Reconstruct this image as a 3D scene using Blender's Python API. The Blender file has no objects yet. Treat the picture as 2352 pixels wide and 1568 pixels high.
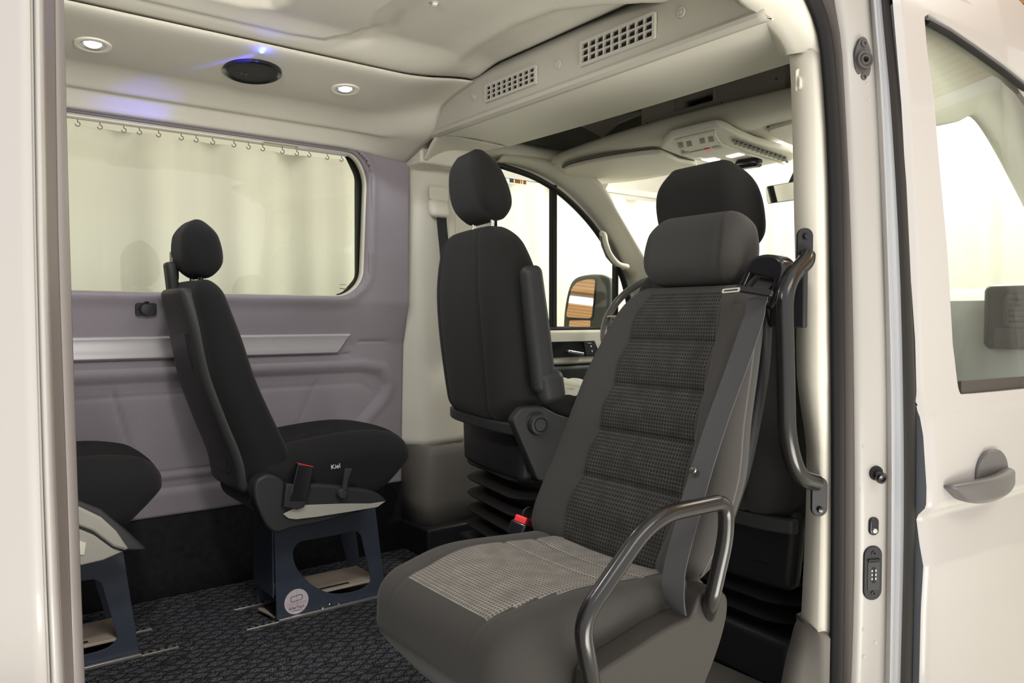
import bpy, math, random
from mathutils import Vector, Matrix
random.seed(4)
D = bpy.data; SC = bpy.context.scene; COL = SC.collection
# ------------------------------------------------------------------ camera, world, lights
# van frame: +X forward, +Y to the far (left) side, Z up from the cargo floor
FPX = 1760.0; CX, CY = 1176.0, 784.0; CH = 0.9
YAW = math.atan(2306/1760); PIT = math.atan(54/1760.)
FW = Vector((math.cos(YAW)*math.cos(PIT), math.sin(YAW)*math.cos(PIT), -math.sin(PIT)))
RT = Vector((math.sin(YAW), -math.cos(YAW), 0)); UP = RT.cross(FW)
cam = D.cameras.new('camera'); co = D.objects.new('camera', cam); COL.objects.link(co)
cam.sensor_width = 36; cam.lens = FPX/2352*36; cam.clip_start = 0.05
m3 = Matrix((RT, UP, -FW)).transposed(); co.matrix_world = Matrix.Translation((0, 0, CH)) @ m3.to_4x4()
SC.camera = co
SC.view_settings.view_transform = 'Standard'; SC.view_settings.look = 'None'
SC.view_settings.gamma = 1; SC.view_settings.use_curve_mapping = False
SC.view_settings.exposure = 0.42
W = D.worlds.new('garage_air'); SC.world = W; W.use_nodes = True
W.node_tree.nodes['Background'].inputs[0].default_value = (1.0, 0.965, 0.925, 1)
W.node_tree.nodes['Background'].inputs[1].default_value = 0.88
def area(name, loc, target, sx, sy, power, color=(1, .97, .92)):
    l = D.lights.new(name, 'AREA'); l.shape = 'RECTANGLE'; l.size = sx; l.size_y = sy; l.energy = power; l.color = color
    o = D.objects.new(name, l); COL.objects.link(o); o.location = loc
    o.rotation_euler = (Vector(target)-Vector(loc)).to_track_quat('-Z', 'Y').to_euler(); return o
area('garage_lamp_rear', (1.0, -2.6, 4.2), (1.0, 1.2, 0.6), 3.0, 1.0, 55)
area('doorway_fill_light', (.85, -.9, -.4), (1.15, 1.8, 1.65), 1.6, 1.1, 14, (1, .97, .90)).data.spread = math.radians(75)  # unseen fill added below the open door to lift the headliner
area('garage_lamp_left_aisle', (1.6, 3.35, 3.0), (1.4, 4.3, 0.6), 6.0, .5, 22, (1, .99, .93))
area('garage_lamp_front', (4.0, 1.8, 3.0), (4.9, 1.8, 0.6), 4.0, 1.0, 115, (.98, 1, .93))
area('garage_lamp_over_cab', (3.9, 1.6, 2.6), (1.9, 1.7, 0.9), 1.0, 2.5, 45, (1, .99, .93))

# unseen fill spot added above the sliding door to brighten the interior
for x_ in (.31,):
    l_ = D.lights.new('door_side_fill_spot', 'SPOT'); l_.energy = 23; l_.spot_size = 2.5; l_.spot_blend = .6; l_.shadow_soft_size = .06; l_.color = (1, .98, .95)
    o_ = D.objects.new('door_side_fill_spot', l_); COL.objects.link(o_); o_.location = (x_, 1.13, 1.60); o_.rotation_euler = Vector((.35, .75, -.65)).to_track_quat('-Z', 'Y').to_euler()

# ------------------------------------------------------------------ measuring helpers
def at(px, py, ax, v):
    d = FW+RT*((px-CX)/FPX)+UP*((CY-py)/FPX); k = 'XYZ'.index(ax); o = Vector((0, 0, CH))
    return o+d*((v-o[k])/d[k])
def side_y(z, off=0):                      # near body side, leaning in towards the roof
    return .81+off+.085*max(0, (z-.75)/.85)**1.3
def at_side(px, py, off=0):
    y = .81+off
    for _ in range(6):
        p = at(px, py, 'Y', y); y = side_y(p.z, off)
    return at(px, py, 'Y', y)

# ------------------------------------------------------------------ materials
MATS = {}
def pm(name, col, rough=.6, metal=0, bump=0, bscale=200, var=0, vscale=6, spec=.5, coat=0, sheen=0):
    m = D.materials.new(name); m.use_nodes = True; nt = m.node_tree; b = nt.nodes['Principled BSDF']
    b.inputs['Base Color'].default_value = (*col, 1); b.inputs['Roughness'].default_value = rough
    b.inputs['Metallic'].default_value = metal; b.inputs['Specular IOR Level'].default_value = spec
    b.inputs['Coat Weight'].default_value = coat
    if coat: b.inputs['Coat Roughness'].default_value = .05
    if sheen: b.inputs['Sheen Weight'].default_value = sheen; b.inputs['Sheen Roughness'].default_value = .5
    tc = nt.nodes.new('ShaderNodeTexCoord')
    if bump:
        n = nt.nodes.new('ShaderNodeTexNoise'); n.inputs['Scale'].default_value = bscale; n.inputs['Detail'].default_value = 4
        bp = nt.nodes.new('ShaderNodeBump'); bp.inputs['Strength'].default_value = bump; bp.inputs['Distance'].default_value = .002
        nt.links.new(tc.outputs['Object'], n.inputs['Vector']); nt.links.new(n.outputs['Fac'], bp.inputs['Height'])
        nt.links.new(bp.outputs['Normal'], b.inputs['Normal'])
    if var:
        n = nt.nodes.new('ShaderNodeTexNoise'); n.inputs['Scale'].default_value = vscale; n.inputs['Detail'].default_value = 5
        r = nt.nodes.new('ShaderNodeValToRGB'); a = tuple(c*(1-var) for c in col); z = tuple(min(1, c*(1+var)) for c in col)
        r.color_ramp.elements[0].position = .3; r.color_ramp.elements[1].position = .7
        r.color_ramp.elements[0].color = (*a, 1); r.color_ramp.elements[1].color = (*z, 1)
        nt.links.new(tc.outputs['Object'], n.inputs['Vector']); nt.links.new(n.outputs['Fac'], r.inputs['Fac'])
        nt.links.new(r.outputs['Color'], b.inputs['Base Color'])
    MATS[name] = m; return m
def emit(name, col, s):
    m = D.materials.new(name); m.use_nodes = True; b = m.node_tree.nodes['Principled BSDF']
    b.inputs['Base Color'].default_value = (*col, 1); b.inputs['Emission Color'].default_value = (*col, 1); b.inputs['Emission Strength'].default_value = s
    return m
headliner = pm('headliner_felt', (.51, .485, .415), .95, bump=.25, bscale=500, var=.05, vscale=4)
trim_beige = pm('beige_trim_plastic', (.70, .67, .58), .6, bump=.12, bscale=600)
trim_grey = pm('grey_trim_plastic', (.135, .125, .11), .6, bump=.15, bscale=600)
shelf_m = pm('overhead_shelf_plastic', (.46, .44, .38), .6, bump=.12, bscale=500)
felt_mauve = pm('mauve_wall_felt', (.27, .24, .268), .95, bump=.3, bscale=450, var=.06, vscale=5, sheen=.15)
silver = pm('silver_rail_lacquer', (.46, .44, .455), .32, .12)
cover_bk = pm('charcoal_cover_plastic', (.024, .024, .026), .5, bump=.15, bscale=600)
black_pl = pm('black_plastic', (.018, .018, .020), .45, bump=.1, bscale=700)
black_gl = pm('gloss_black_plastic', (.010, .010, .013), .18)
dark_pl = pm('dark_grey_plastic', (.032, .033, .034), .5, bump=.15, bscale=600)
rubber = pm('black_rubber', (.013, .012, .012), .6, spec=.3)
rubber_b = pm('brown_black_rubber', (.065, .056, .050), .6)
cloth_b = pm('black_seat_cloth', (.0135, .0135, .0145), .95, bump=.3, bscale=900, sheen=.06)
cloth_d = pm('charcoal_seat_cloth', (.040, .039, .037), .95, bump=.3, bscale=900, sheen=.06)
cloth_k = pm('soft_black_seat_cloth', (.021, .021, .020), .95, bump=.3, bscale=900, sheen=.06)
cloth_g = pm('grey_brown_seat_cloth', (.044, .041, .038), .95, bump=.35, bscale=900, sheen=.12)
cloth_l = pm('light_grey_cushion_top', (.62, .62, .54), .9, bump=.3, bscale=600)  # driver cushion top, paler than the rest of the seat
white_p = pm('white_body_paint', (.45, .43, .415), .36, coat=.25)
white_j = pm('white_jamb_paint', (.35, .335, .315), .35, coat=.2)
bluegrey = pm('blue_grey_sealed_edge', (.30, .32, .36), .35)
slate = pm('slate_powder_coat', (.040, .050, .072), .45, bump=.1, bscale=500)
tan_pl = pm('tan_base_panel', (.36, .30, .24), .6, var=.08, vscale=20)
alu = pm('aluminium_rail', (.62, .60, .57), .3, .85)
chrome = pm('chrome', (.75, .75, .75), .12, 1)
tubem = pm('black_lacquered_tube', (.012, .0115, .0115), .24, 0, coat=.15, spec=.4)
belt_m = pm('grey_belt_webbing', (.065, .065, .068), .7, bump=.4, bscale=900)
cover_l = pm('pale_grey_seat_cover', (.34, .33, .29), .55, bump=.12, bscale=600)
cover_br = pm('brown_grey_seat_cover', (.033, .030, .0265), .5, bump=.15, bscale=600)
red_pl = pm('red_plastic', (.75, .03, .03), .35)
handle_m = pm('grey_door_handle_plastic', (.115, .108, .108), .35)
led = emit('spot_diffuser', (.95, .98, 1), 9); blue_led = emit('blue_led', (.08, .25, 1), 25)
tube_e = emit('light_tube', (1, .98, .94), 5)
sticker_m = pm('pale_sticker', (.62, .56, .60), .4); ink = pm('dark_ink', (.03, .03, .05), .6)
ink_r = pm('red_ink', (.55, .12, .12), .6); tagw = pm('white_thread', (.8, .8, .8), .8)
orange_i = pm('orange_print', (.85, .35, .05), .6); blue_i = pm('blue_print', (.10, .25, .35), .6)
mirror_m = pm('mirror_glass', (.9, .9, .9), .02, 1)
wall_w = pm('painted_garage_wall', (.78, .78, .72), .8)
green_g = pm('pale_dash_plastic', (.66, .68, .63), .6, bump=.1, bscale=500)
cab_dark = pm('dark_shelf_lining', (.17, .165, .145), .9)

def fabric_check(name, dark, light, cell=.0076):
    m = D.materials.new(name); m.use_nodes = True; nt = m.node_tree; b = nt.nodes['Principled BSDF']; N = nt.nodes.new; L = nt.links.new
    uv = N('ShaderNodeUVMap'); uv.uv_map = 'UVMap'; sp = N('ShaderNodeSeparateXYZ'); L(uv.outputs[0], sp.inputs[0])
    nz = N('ShaderNodeTexNoise'); nz.inputs['Scale'].default_value = 25; L(uv.outputs[0], nz.inputs['Vector'])
    def line(sock, c):
        d = N('ShaderNodeMath'); d.operation = 'DIVIDE'; L(sock, d.inputs[0]); d.inputs[1].default_value = c
        f = N('ShaderNodeMath'); f.operation = 'PINGPONG'; L(d.outputs[0], f.inputs[0]); f.inputs[1].default_value = .5
        g = N('ShaderNodeMapRange'); L(f.outputs[0], g.inputs[0]); g.inputs[1].default_value = .06; g.inputs[2].default_value = .24; g.inputs[3].default_value = 1; g.inputs[4].default_value = 0
        return g.outputs[0]
    a, c = line(sp.outputs[0], cell), line(sp.outputs[1], cell)
    mx = N('ShaderNodeMath'); mx.operation = 'MAXIMUM'; L(a, mx.inputs[0]); L(c, mx.inputs[1])
    mu = N('ShaderNodeMath'); mu.operation = 'MULTIPLY'; L(mx.outputs[0], mu.inputs[0]); L(nz.outputs['Fac'], mu.inputs[1])
    mix = N('ShaderNodeMix'); mix.data_type = 'RGBA'; L(mu.outputs[0], mix.inputs[0])
    mix.inputs[6].default_value = (*dark, 1); mix.inputs[7].default_value = (*light, 1); L(mix.outputs[2], b.inputs['Base Color'])
    bp = N('ShaderNodeBump'); bp.inputs['Strength'].default_value = .5; bp.inputs['Distance'].default_value = .0012
    L(mx.outputs[0], bp.inputs['Height']); L(bp.outputs[0], b.inputs['Normal']); b.inputs['Roughness'].default_value = .95
    return m
check_b = fabric_check('checked_black_cloth', (.020, .0195, .0185), (.085, .081, .074))
check_g = fabric_check('checked_grey_cloth', (.10, .093, .083), (.37, .345, .31))
check_k = fabric_check('checked_dark_cloth', (.012, .012, .013), (.03, .03, .032))

def carpet_mat():
    m = D.materials.new('speckled_blue_black_carpet'); m.use_nodes = True; nt = m.node_tree; b = nt.nodes['Principled BSDF']; N = nt.nodes.new; L = nt.links.new
    tc = N('ShaderNodeTexCoord'); n1 = N('ShaderNodeTexNoise'); n1.inputs['Scale'].default_value = 260; n1.inputs['Detail'].default_value = 3
    L(tc.outputs['Object'], n1.inputs['Vector'])
    r = N('ShaderNodeValToRGB'); e = r.color_ramp.elements; e[0].position = .42; e[0].color = (.010, .011, .014, 1); e[1].position = .66; e[1].color = (.20, .205, .23, 1)
    L(n1.outputs['Fac'], r.inputs['Fac'])
    # woven diamond relief
    mp = N('ShaderNodeMapping'); mp.inputs['Rotation'].default_value = (0, 0, .7); mp.inputs['Scale'].default_value = (24, 40, 1); L(tc.outputs['Object'], mp.inputs['Vector'])
    v = N('ShaderNodeTexVoronoi'); v.feature = 'DISTANCE_TO_EDGE'; v.inputs['Scale'].default_value = 1; v.inputs['Randomness'].default_value = .45; L(mp.outputs[0], v.inputs['Vector'])
    mr = N('ShaderNodeMapRange'); L(v.outputs['Distance'], mr.inputs[0]); mr.inputs[1].default_value = .0; mr.inputs[2].default_value = .22; mr.inputs[3].default_value = .22; mr.inputs[4].default_value = 1
    mix = N('ShaderNodeMix'); mix.data_type = 'RGBA'; mix.blend_type = 'MULTIPLY'; mix.inputs[0].default_value = 1
    L(r.outputs[0], mix.inputs[6]); L(mr.outputs[0], mix.inputs[7]); L(mix.outputs[2], b.inputs['Base Color'])
    ad = N('ShaderNodeMath'); ad.operation = 'ADD'; L(n1.outputs['Fac'], ad.inputs[0]); L(mr.outputs[0], ad.inputs[1])
    bp = N('ShaderNodeBump'); bp.inputs['Strength'].default_value = .9; bp.inputs['Distance'].default_value = .006; L(ad.outputs[0], bp.inputs['Height']); L(bp.outputs[0], b.inputs['Normal'])
    b.inputs['Roughness'].default_value = .95; b.inputs['Specular IOR Level'].default_value = .3
    return m
carpet = carpet_mat()
carpet_s = pm('dark_wall_carpet', (.014, .014, .015), .95, bump=.8, bscale=300, var=.25, vscale=40)

def glass_mat(name, tint, refl):
    m = D.materials.new(name); m.use_nodes = True; nt = m.node_tree; nt.nodes.clear(); N = nt.nodes.new; L = nt.links.new
    o = N('ShaderNodeOutputMaterial'); t = N('ShaderNodeBsdfTransparent'); t.inputs[0].default_value = (*tint, 1)
    g = N('ShaderNodeBsdfGlossy'); g.inputs['Roughness'].default_value = .0
    lw = N('ShaderNodeLayerWeight'); lw.inputs[0].default_value = .5; pw = N('ShaderNodeMath'); pw.operation = 'POWER'; pw.inputs[1].default_value = 4
    L(lw.outputs['Facing'], pw.inputs[0]); mu = N('ShaderNodeMath'); mu.operation = 'MULTIPLY_ADD'; mu.inputs[1].default_value = .7*refl; mu.inputs[2].default_value = .045*refl
    L(pw.outputs[0], mu.inputs[0]); mx = N('ShaderNodeMixShader'); L(mu.outputs[0], mx.inputs[0]); L(t.outputs[0], mx.inputs[1]); L(g.outputs[0], mx.inputs[2]); L(mx.outputs[0], o.inputs[0])
    return m
glass = glass_mat('window_glass', (.90, .93, .89), 1.0)
glass_r = glass_mat('door_window_glass', (.86, .90, .87), .9)
glass_w = glass_mat('windscreen_glass', (.96, .98, .95), .8)

def curtain_mat():
    m = D.materials.new('white_pvc_curtain'); m.use_nodes = True; nt = m.node_tree; b = nt.nodes['Principled BSDF']; N = nt.nodes.new; L = nt.links.new
    tc = N('ShaderNodeTexCoord'); mp = N('ShaderNodeMapping'); mp.inputs['Scale'].default_value = (3, 3, .15); L(tc.outputs['Object'], mp.inputs[0])
    n = N('ShaderNodeTexNoise'); n.inputs['Scale'].default_value = 2.2; n.inputs['Detail'].default_value = 6; L(mp.outputs[0], n.inputs[0])
    r = N('ShaderNodeValToRGB'); r.color_ramp.elements[0].color = (.56, .565, .51, 1); r.color_ramp.elements[1].color = (.61, .615, .56, 1)
    r.color_ramp.elements[0].position = .35; r.color_ramp.elements[1].position = .6
    L(n.outputs['Fac'], r.inputs[0]); L(r.outputs[0], b.inputs['Base Color']); b.inputs['Roughness'].default_value = .7
    return m
curt_m = curtain_mat()
def wood_mat():
    m = D.materials.new('orange_pine_boards'); m.use_nodes = True; nt = m.node_tree; b = nt.nodes['Principled BSDF']; N = nt.nodes.new; L = nt.links.new
    tc = N('ShaderNodeTexCoord'); w = N('ShaderNodeTexWave'); w.inputs['Scale'].default_value = 2.2; w.inputs['Distortion'].default_value = .4; w.bands_direction = 'X'
    L(tc.outputs['Object'], w.inputs[0]); r = N('ShaderNodeValToRGB'); r.color_ramp.elements[0].color = (.35, .13, .02, 1); r.color_ramp.elements[1].color = (.85, .42, .08, 1); r.color_ramp.elements[1].position = .3
    L(w.outputs['Fac'], r.inputs[0]); L(r.outputs[0], b.inputs['Base Color']); b.inputs['Roughness'].default_value = .5
    return m
wood = wood_mat()

for m_, k_ in ((cloth_b, .15), (cloth_d, .18), (cloth_k, .15), (cloth_g, .2), (check_b, .15), (check_g, .2), (check_k, .15), (black_pl, .28), (dark_pl, .32), (cover_bk, .28), (rubber, .25), (rubber_b, .3), (tubem, .45), (cover_br, .3), (carpet, .15), (carpet_s, .15), (belt_m, .25), (slate, .3)):
    m_.node_tree.nodes['Principled BSDF'].inputs['Specular IOR Level'].default_value = k_
# ------------------------------------------------------------------ object helpers
def link(name, me, mats, parent=None, smooth=True, auto=None):
    o = D.objects.new(name, me); COL.objects.link(o)
    for m in (mats if isinstance(mats, (list, tuple)) else [mats]): me.materials.append(m)
    if smooth:
        me.polygons.foreach_set('use_smooth', [True]*len(me.polygons))
        if auto is not None:
            try: me.set_sharp_from_angle(angle=math.radians(auto))
            except Exception: pass
    if parent: o.parent = parent
    return o
def mesh(name, v, f, mats, parent=None, smooth=True, auto=35, fm=None, uv=None):
    me = D.meshes.new(name); me.from_pydata([tuple(p) for p in v], [], f); me.update()
    o = link(name, me, mats, parent, smooth, auto)
    if fm: me.polygons.foreach_set('material_index', fm)
    if uv:
        l = me.uv_layers.new(name='UVMap')
        for lp in me.loops: l.data[lp.index].uv = uv[lp.vertex_index]
    return o
def thing(name, label, cat, loc=(0, 0, 0), rz=0, group=None):
    o = D.objects.new(name, None); COL.objects.link(o); o.empty_display_size = .05
    o.location = loc; o.rotation_euler = (0, 0, rz); tag(o, label, cat, group); return o
def tag(o, label, cat, group=None):
    o['label'] = label; o['category'] = cat
    if group: o['group'] = group
    return o
def struct(o): o['kind'] = 'structure'; return o
def xf(o, M): o.data.transform(M); return o
def solid(o, t, off=0):
    m = o.modifiers.new('thickness', 'SOLIDIFY'); m.thickness = t; m.offset = off; return o
def bevel(o, w, n=3, ang=35):
    m = o.modifiers.new('edge_round', 'BEVEL'); m.width = w; m.segments = n; m.limit_method = 'ANGLE'; m.angle_limit = math.radians(ang); return o
def box(name, lo, hi, mat, parent=None, b=.004, M=None):
    x0, y0, z0 = lo; x1, y1, z1 = hi
    v = [(x, y, z) for x in (x0, x1) for y in (y0, y1) for z in (z0, z1)]
    f = [(0, 1, 3, 2), (4, 6, 7, 5), (0, 4, 5, 1), (2, 3, 7, 6), (0, 2, 6, 4), (1, 5, 7, 3)]
    o = mesh(name, v, f, mat, parent, True, 35)
    if M: xf(o, M)
    if b: bevel(o, b)
    return o
def smooth_path(pts, per=8, cyc=False):
    P = [Vector(p) for p in pts]; n = len(P); out = []
    for i in range(n if cyc else n-1):
        if cyc: a, b, c, d = P[i-1], P[i], P[(i+1) % n], P[(i+2) % n]
        else: a, b, c, d = P[max(i-1, 0)], P[i], P[i+1], P[min(i+2, n-1)]
        for k in range(per):
            t = k/per; out.append(.5*((2*b)+(c-a)*t+(2*a-5*b+4*c-d)*t*t+(3*b-a-3*c+d)*t**3))
    if not cyc: out.append(P[-1])
    return out
def fillet(pts, r, n=8, cyc=False):
    P = [Vector(p) for p in pts]; out = []; N = len(P)
    for i in range(N):
        if not cyc and i in (0, N-1): out.append(P[i]); continue
        a, b, c = P[i-1], P[i], P[(i+1) % N]; rr = min(r[i] if isinstance(r, (list, tuple)) else r, (a-b).length*.49, (c-b).length*.49)
        s, e = b+(a-b).normalized()*rr, b+(c-b).normalized()*rr
        for k in range(n+1):
            t = k/n; out.append(s*(1-t)**2+b*2*t*(1-t)+e*t*t)
    return out
def sweep(name, path, rx, mat, parent=None, ry=None, n=14, cyc=False, up=None, caps=True, prof=None):
    P = [Vector(p) for p in path]; v = []; f = []; ry = ry or rx; N = len(P); prev = None
    pr = prof or [(math.cos(2*math.pi*k/n), math.sin(2*math.pi*k/n)) for k in range(n)]; n = len(pr)
    for i, p in enumerate(P):
        a = P[i-1] if (i or cyc) else P[i]; b = P[(i+1) % N] if (i < N-1 or cyc) else P[i]
        t = (b-a).normalized()
        if prev is None: u = (Vector(up) if up else (Vector((0, 0, 1)) if abs(t.z) < .9 else Vector((1, 0, 0))))
        else: u = Vector(up) if up else prev
        u = (u-t*u.dot(t)).normalized(); prev = u; s = t.cross(u)
        for (c, q) in pr: v.append(p+s*c*rx+u*q*ry)
    M = N if cyc else N-1
    for i in range(M):
        for k in range(n):
            f.append((i*n+k, i*n+(k+1) % n, ((i+1) % N)*n+(k+1) % n, ((i+1) % N)*n+k))
    if not cyc and caps: f.append(tuple(range(n))[::-1]); f.append(tuple((N-1)*n+k for k in range(n)))
    return mesh(name, v, f, mat, parent, True, 50)
def grid(name, rows, mat, parent=None, t=0, closed=False, auto=40, off=0):
    R, C = len(rows), len(rows[0]); v = [p for r in rows for p in r]; f = []
    for i in range(R-1):
        for j in range(C if closed else C-1): f.append((i*C+j, i*C+(j+1) % C, (i+1)*C+(j+1) % C, (i+1)*C+j))
    o = mesh(name, v, f, mat, parent, True, auto)
    if t: solid(o, t, off)
    return o
def lathe(name, prof, mat, parent=None, M=None, n=28):
    rows = [[(r*math.cos(2*math.pi*k/n), r*math.sin(2*math.pi*k/n), z) for k in range(n)] for r, z in prof]
    o = grid(name, rows, mat, parent, closed=True, auto=40)
    if M: xf(o, M)
    return o
def frame(o, x, y=None, z=None):
    """matrix with origin o, local z along given normal x and local x as close as possible to y"""
    z = Vector(x).normalized(); u = Vector(y) if y is not None else Vector((0, 0, 1)); u = (u-z*u.dot(z)).normalized(); w = z.cross(u)
    M = Matrix((u, w, z)).transposed().to_4x4(); M.translation = Vector(o); return M
def plate(name, outs, thick, mat, parent=None, M=None, b=0, res=3):
    """flat plate with holes: outs = [outer, hole, ...] in 2-D, centred thickness"""
    cu = D.curves.new(name, 'CURVE'); cu.dimensions = '2D'; cu.fill_mode = 'BOTH'; cu.extrude = max(thick/2-b, .0001); cu.bevel_depth = b; cu.bevel_resolution = res; cu.offset = -b
    for pl in outs:
        s = cu.splines.new('POLY'); s.points.add(len(pl)-1); s.use_cyclic_u = True
        for i, p in enumerate(pl): s.points[i].co = (p[0], p[1], 0, 1)
    t = D.objects.new('tmp', cu); COL.objects.link(t); dg = bpy.context.evaluated_depsgraph_get(); dg.update()
    me = D.meshes.new_from_object(t.evaluated_get(dg)); D.objects.remove(t); D.curves.remove(cu); me.materials.clear(); me.name = name
    if M: me.transform(M)
    return link(name, me, mat, parent, True, 30)
def text(name, body, size, mat, parent, M, ext=.0004, align='CENTER'):
    cu = D.curves.new(name, 'FONT'); cu.body = body; cu.size = size; cu.extrude = ext; cu.align_x = align; cu.align_y = 'CENTER'
    t = D.objects.new('tmp', cu); COL.objects.link(t); dg = bpy.context.evaluated_depsgraph_get(); dg.update()
    me = D.meshes.new_from_object(t.evaluated_get(dg)); D.objects.remove(t); D.curves.remove(cu); me.materials.clear(); me.name = name
    me.transform(M); return link(name, me, mat, parent, False)
def rrect(w, h, r, n=6, cx=0, cy=0):
    out = []
    for (sx, sy, a0) in ((1, 1, 0), (-1, 1, 90), (-1, -1, 180), (1, -1, 270)):
        for k in range(n+1):
            a = math.radians(a0+90*k/n); out.append((cx+sx*(w/2-r)+r*math.cos(a), cy+sy*(h/2-r)+r*math.sin(a)))
    return out
def rbox(name, size, r, n, mats, parent=None, deform=None, slot=None, uvf=None, M=None, k=4):
    """rounded box with dense faces; deform(p) -> p; slot(p) -> material index"""
    S = [s/2 for s in size]; r = min(r, min(S)*.999)
    ax = []
    for i in range(3):
        c = S[i]-r; inner = [-c+2*c*j/n[i] for j in range(n[i]+1)] if c > 1e-6 else [0]
        e = [r*math.tan(math.radians(45*j/k)) for j in range(1, k+1)]
        ax.append([-c-q for q in reversed(e)]+inner+[c+q for q in e])
    vid = {}; V = []; RAW = []; F = []
    def vert(p):
        key = tuple(round(q, 6) for q in p)
        if key in vid: return vid[key]
        q = Vector([max(-(S[i]-r), min(S[i]-r, p[i])) for i in range(3)]); d = Vector(p)-q
        w = q+d.normalized()*r
        vid[key] = len(V); RAW.append(w.copy()); V.append(Vector(deform(w)) if deform else w); return vid[key]
    for a in range(3):
        b, c = (a+1) % 3, (a+2) % 3
        for s in (-1, 1):
            for i in range(len(ax[b])-1):
                for j in range(len(ax[c])-1):
                    q = []
                    for (ii, jj) in ((i, j), (i+1, j), (i+1, j+1), (i, j+1)):
                        p = [0, 0, 0]; p[a] = s*S[a]; p[b] = ax[b][ii]; p[c] = ax[c][jj]; q.append(vert(p))
                    F.append(tuple(q) if s > 0 else tuple(reversed(q)))
    fm = None
    if slot: fm = [slot(sum((RAW[i] for i in f), Vector())/4) for f in F]
    uv = [uvf(p) for p in RAW] if uvf else [(p.y, p.z) for p in RAW]
    o = mesh(name, V, F, mats, parent, True, None, fm, uv)
    if M: xf(o, M)
    return o
def g(d, w): return math.exp(-(d/w)**2)
def lerp(tab, t):
    if t <= tab[0][0]: return tab[0][1]
    for (a, b), (c, d) in zip(tab, tab[1:]):
        if t <= c: u = (t-a)/(c-a); u = u*u*(3-2*u) if False else u; return b+(d-b)*u
    return tab[-1][1]
def slerp(tab, t):                # smooth table lookup
    if t <= tab[0][0]: return tab[0][1]
    if t >= tab[-1][0]: return tab[-1][1]
    for i in range(len(tab)-1):
        a, b = tab[i]; c, d = tab[i+1]
        if t <= c:
            m0 = (d-tab[max(i-1, 0)][1])/(c-tab[max(i-1, 0)][0]); j = min(i+2, len(tab)-1); m1 = (tab[j][1]-b)/(tab[j][0]-a)
            h = c-a; u = (t-a)/h
            return (2*u**3-3*u*u+1)*b+(u**3-2*u*u+u)*h*m0+(-2*u**3+3*u*u)*d+(u**3-u*u)*h*m1
def seg_dist(x, y, pts):
    best = 9
    for (a, b), (c, d) in zip(pts, pts[1:]):
        dx, dy = c-a, d-b; L = dx*dx+dy*dy; t = max(0, min(1, ((x-a)*dx+(y-b)*dy)/L)); best = min(best, math.hypot(x-a-t*dx, y-b-t*dy))
    return best
def inside(x, y, poly):
    c = False; n = len(poly)
    for i in range(n):
        x1, y1 = poly[i]; x2, y2 = poly[i-1]
        if (y1 > y) != (y2 > y) and x < (x2-x1)*(y-y1)/(y2-y1)+x1: c = not c
    return c
def sstep(a, b, x):
    t = max(0, min(1, (x-a)/(b-a))); return t*t*(3-2*t)

# ------------------------------------------------------------------ garage around the van
def curtain(name, a, b, z0, z1, label, n=420, amp=.022):
    a, b = Vector(a), Vector(b); d = (b-a); L = d.length; nrm = Vector((-d.y, d.x)).normalized(); rows = []
    for k in range(3):
        z = z0+(z1-z0)*(k/2); r = []
        for i in range(n+1):
            s = L*i/n; w = amp*(math.sin(s*14+1.3*math.sin(s*2.1))+.5*math.sin(s*31+k*.2)+.3*math.sin(s*5)); p = a+d*(i/n)+nrm*w
            r.append((p.x, p.y, z))
        rows.append(r)
    o = grid(name, rows, curt_m, t=.002); return tag(o, label, 'curtain')
curtain('workshop_curtain', (-2.5, 4.05), (5.2, 4.05), -.6, 1.79, 'white hanging plastic curtain outside the long side window')
curtain('workshop_curtain', (5.2, 4.05), (5.2, -3.0), -.6, 2.6, 'white hanging plastic curtain in front of the windscreen')
struct(box('wall_workshop', (-9, 4.9, -.6), (8.6, 5.0, 3.3), wall_w, b=0)); struct(box('floor', (-9, -8, -.62), (8.6, 5, -.6), wall_w, b=0))
struct(box('ceiling', (-9, 1.9, 3.25), (8.6, 5, 3.3), wood, b=0)); struct(box('ceiling', (2.6, -5.0, 3.25), (6.6, 1.9, 3.3), wood, b=0))
struct(box('wall_front', (8.5, -5, -.6), (8.6, 5, 3.3), wall_w, b=0))
o = sweep('curtain_rail', [(-2.5, 4.05, 1.84), (5.2, 4.05, 1.84)], .014, white_p, ry=.022, prof=[(1, 1), (-1, 1), (-1, -1), (1, -1)]); tag(o, 'white rail carrying the curtain outside the side window', 'curtain rail')
hook = None
for i in range(24):
    x = .40+i*.085+.012*math.sin(i*2)
    path = [(0, 0, .045), (0, 0, .02)]+[(.0, .010*math.sin(a), .010*math.cos(a)+.006) for a in [math.radians(q) for q in range(0, 300, 30)]]
    if hook is None: hook = sweep('curtain_hook', [(p[1]+0, 0, p[2]) for p in path], .0024, trim_grey, n=6); h = hook
    else: h = hook.copy(); COL.objects.link(h)
    h.location = (x, 3.99, 1.775); tag(h, 'small steel hook at the curtain top, seen through the long side window', 'hook', 'curtain hooks')
for x, y, L_, lab in ((7.05, 2.75, 1.5, 'white ceiling light strip above the cab door roofline'), (-3.7, 3.4, 2.8, 'white ceiling light strip behind the van, seen in the driver side mirror'), (-5.6, 3.4, 2.8, 'second white ceiling light strip behind the van, farther from the driver side mirror')):
    t = thing('ceiling_light', lab, 'lamp', (x, y, 3.2))
    box('housing', (-.12, -L_/2, 0), (.12, L_/2, .05), white_p, t); box('tube_cover', (-.09, -L_/2+.03, -.03), (.09, L_/2-.03, .0), tube_e, t, b=.01)

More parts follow.
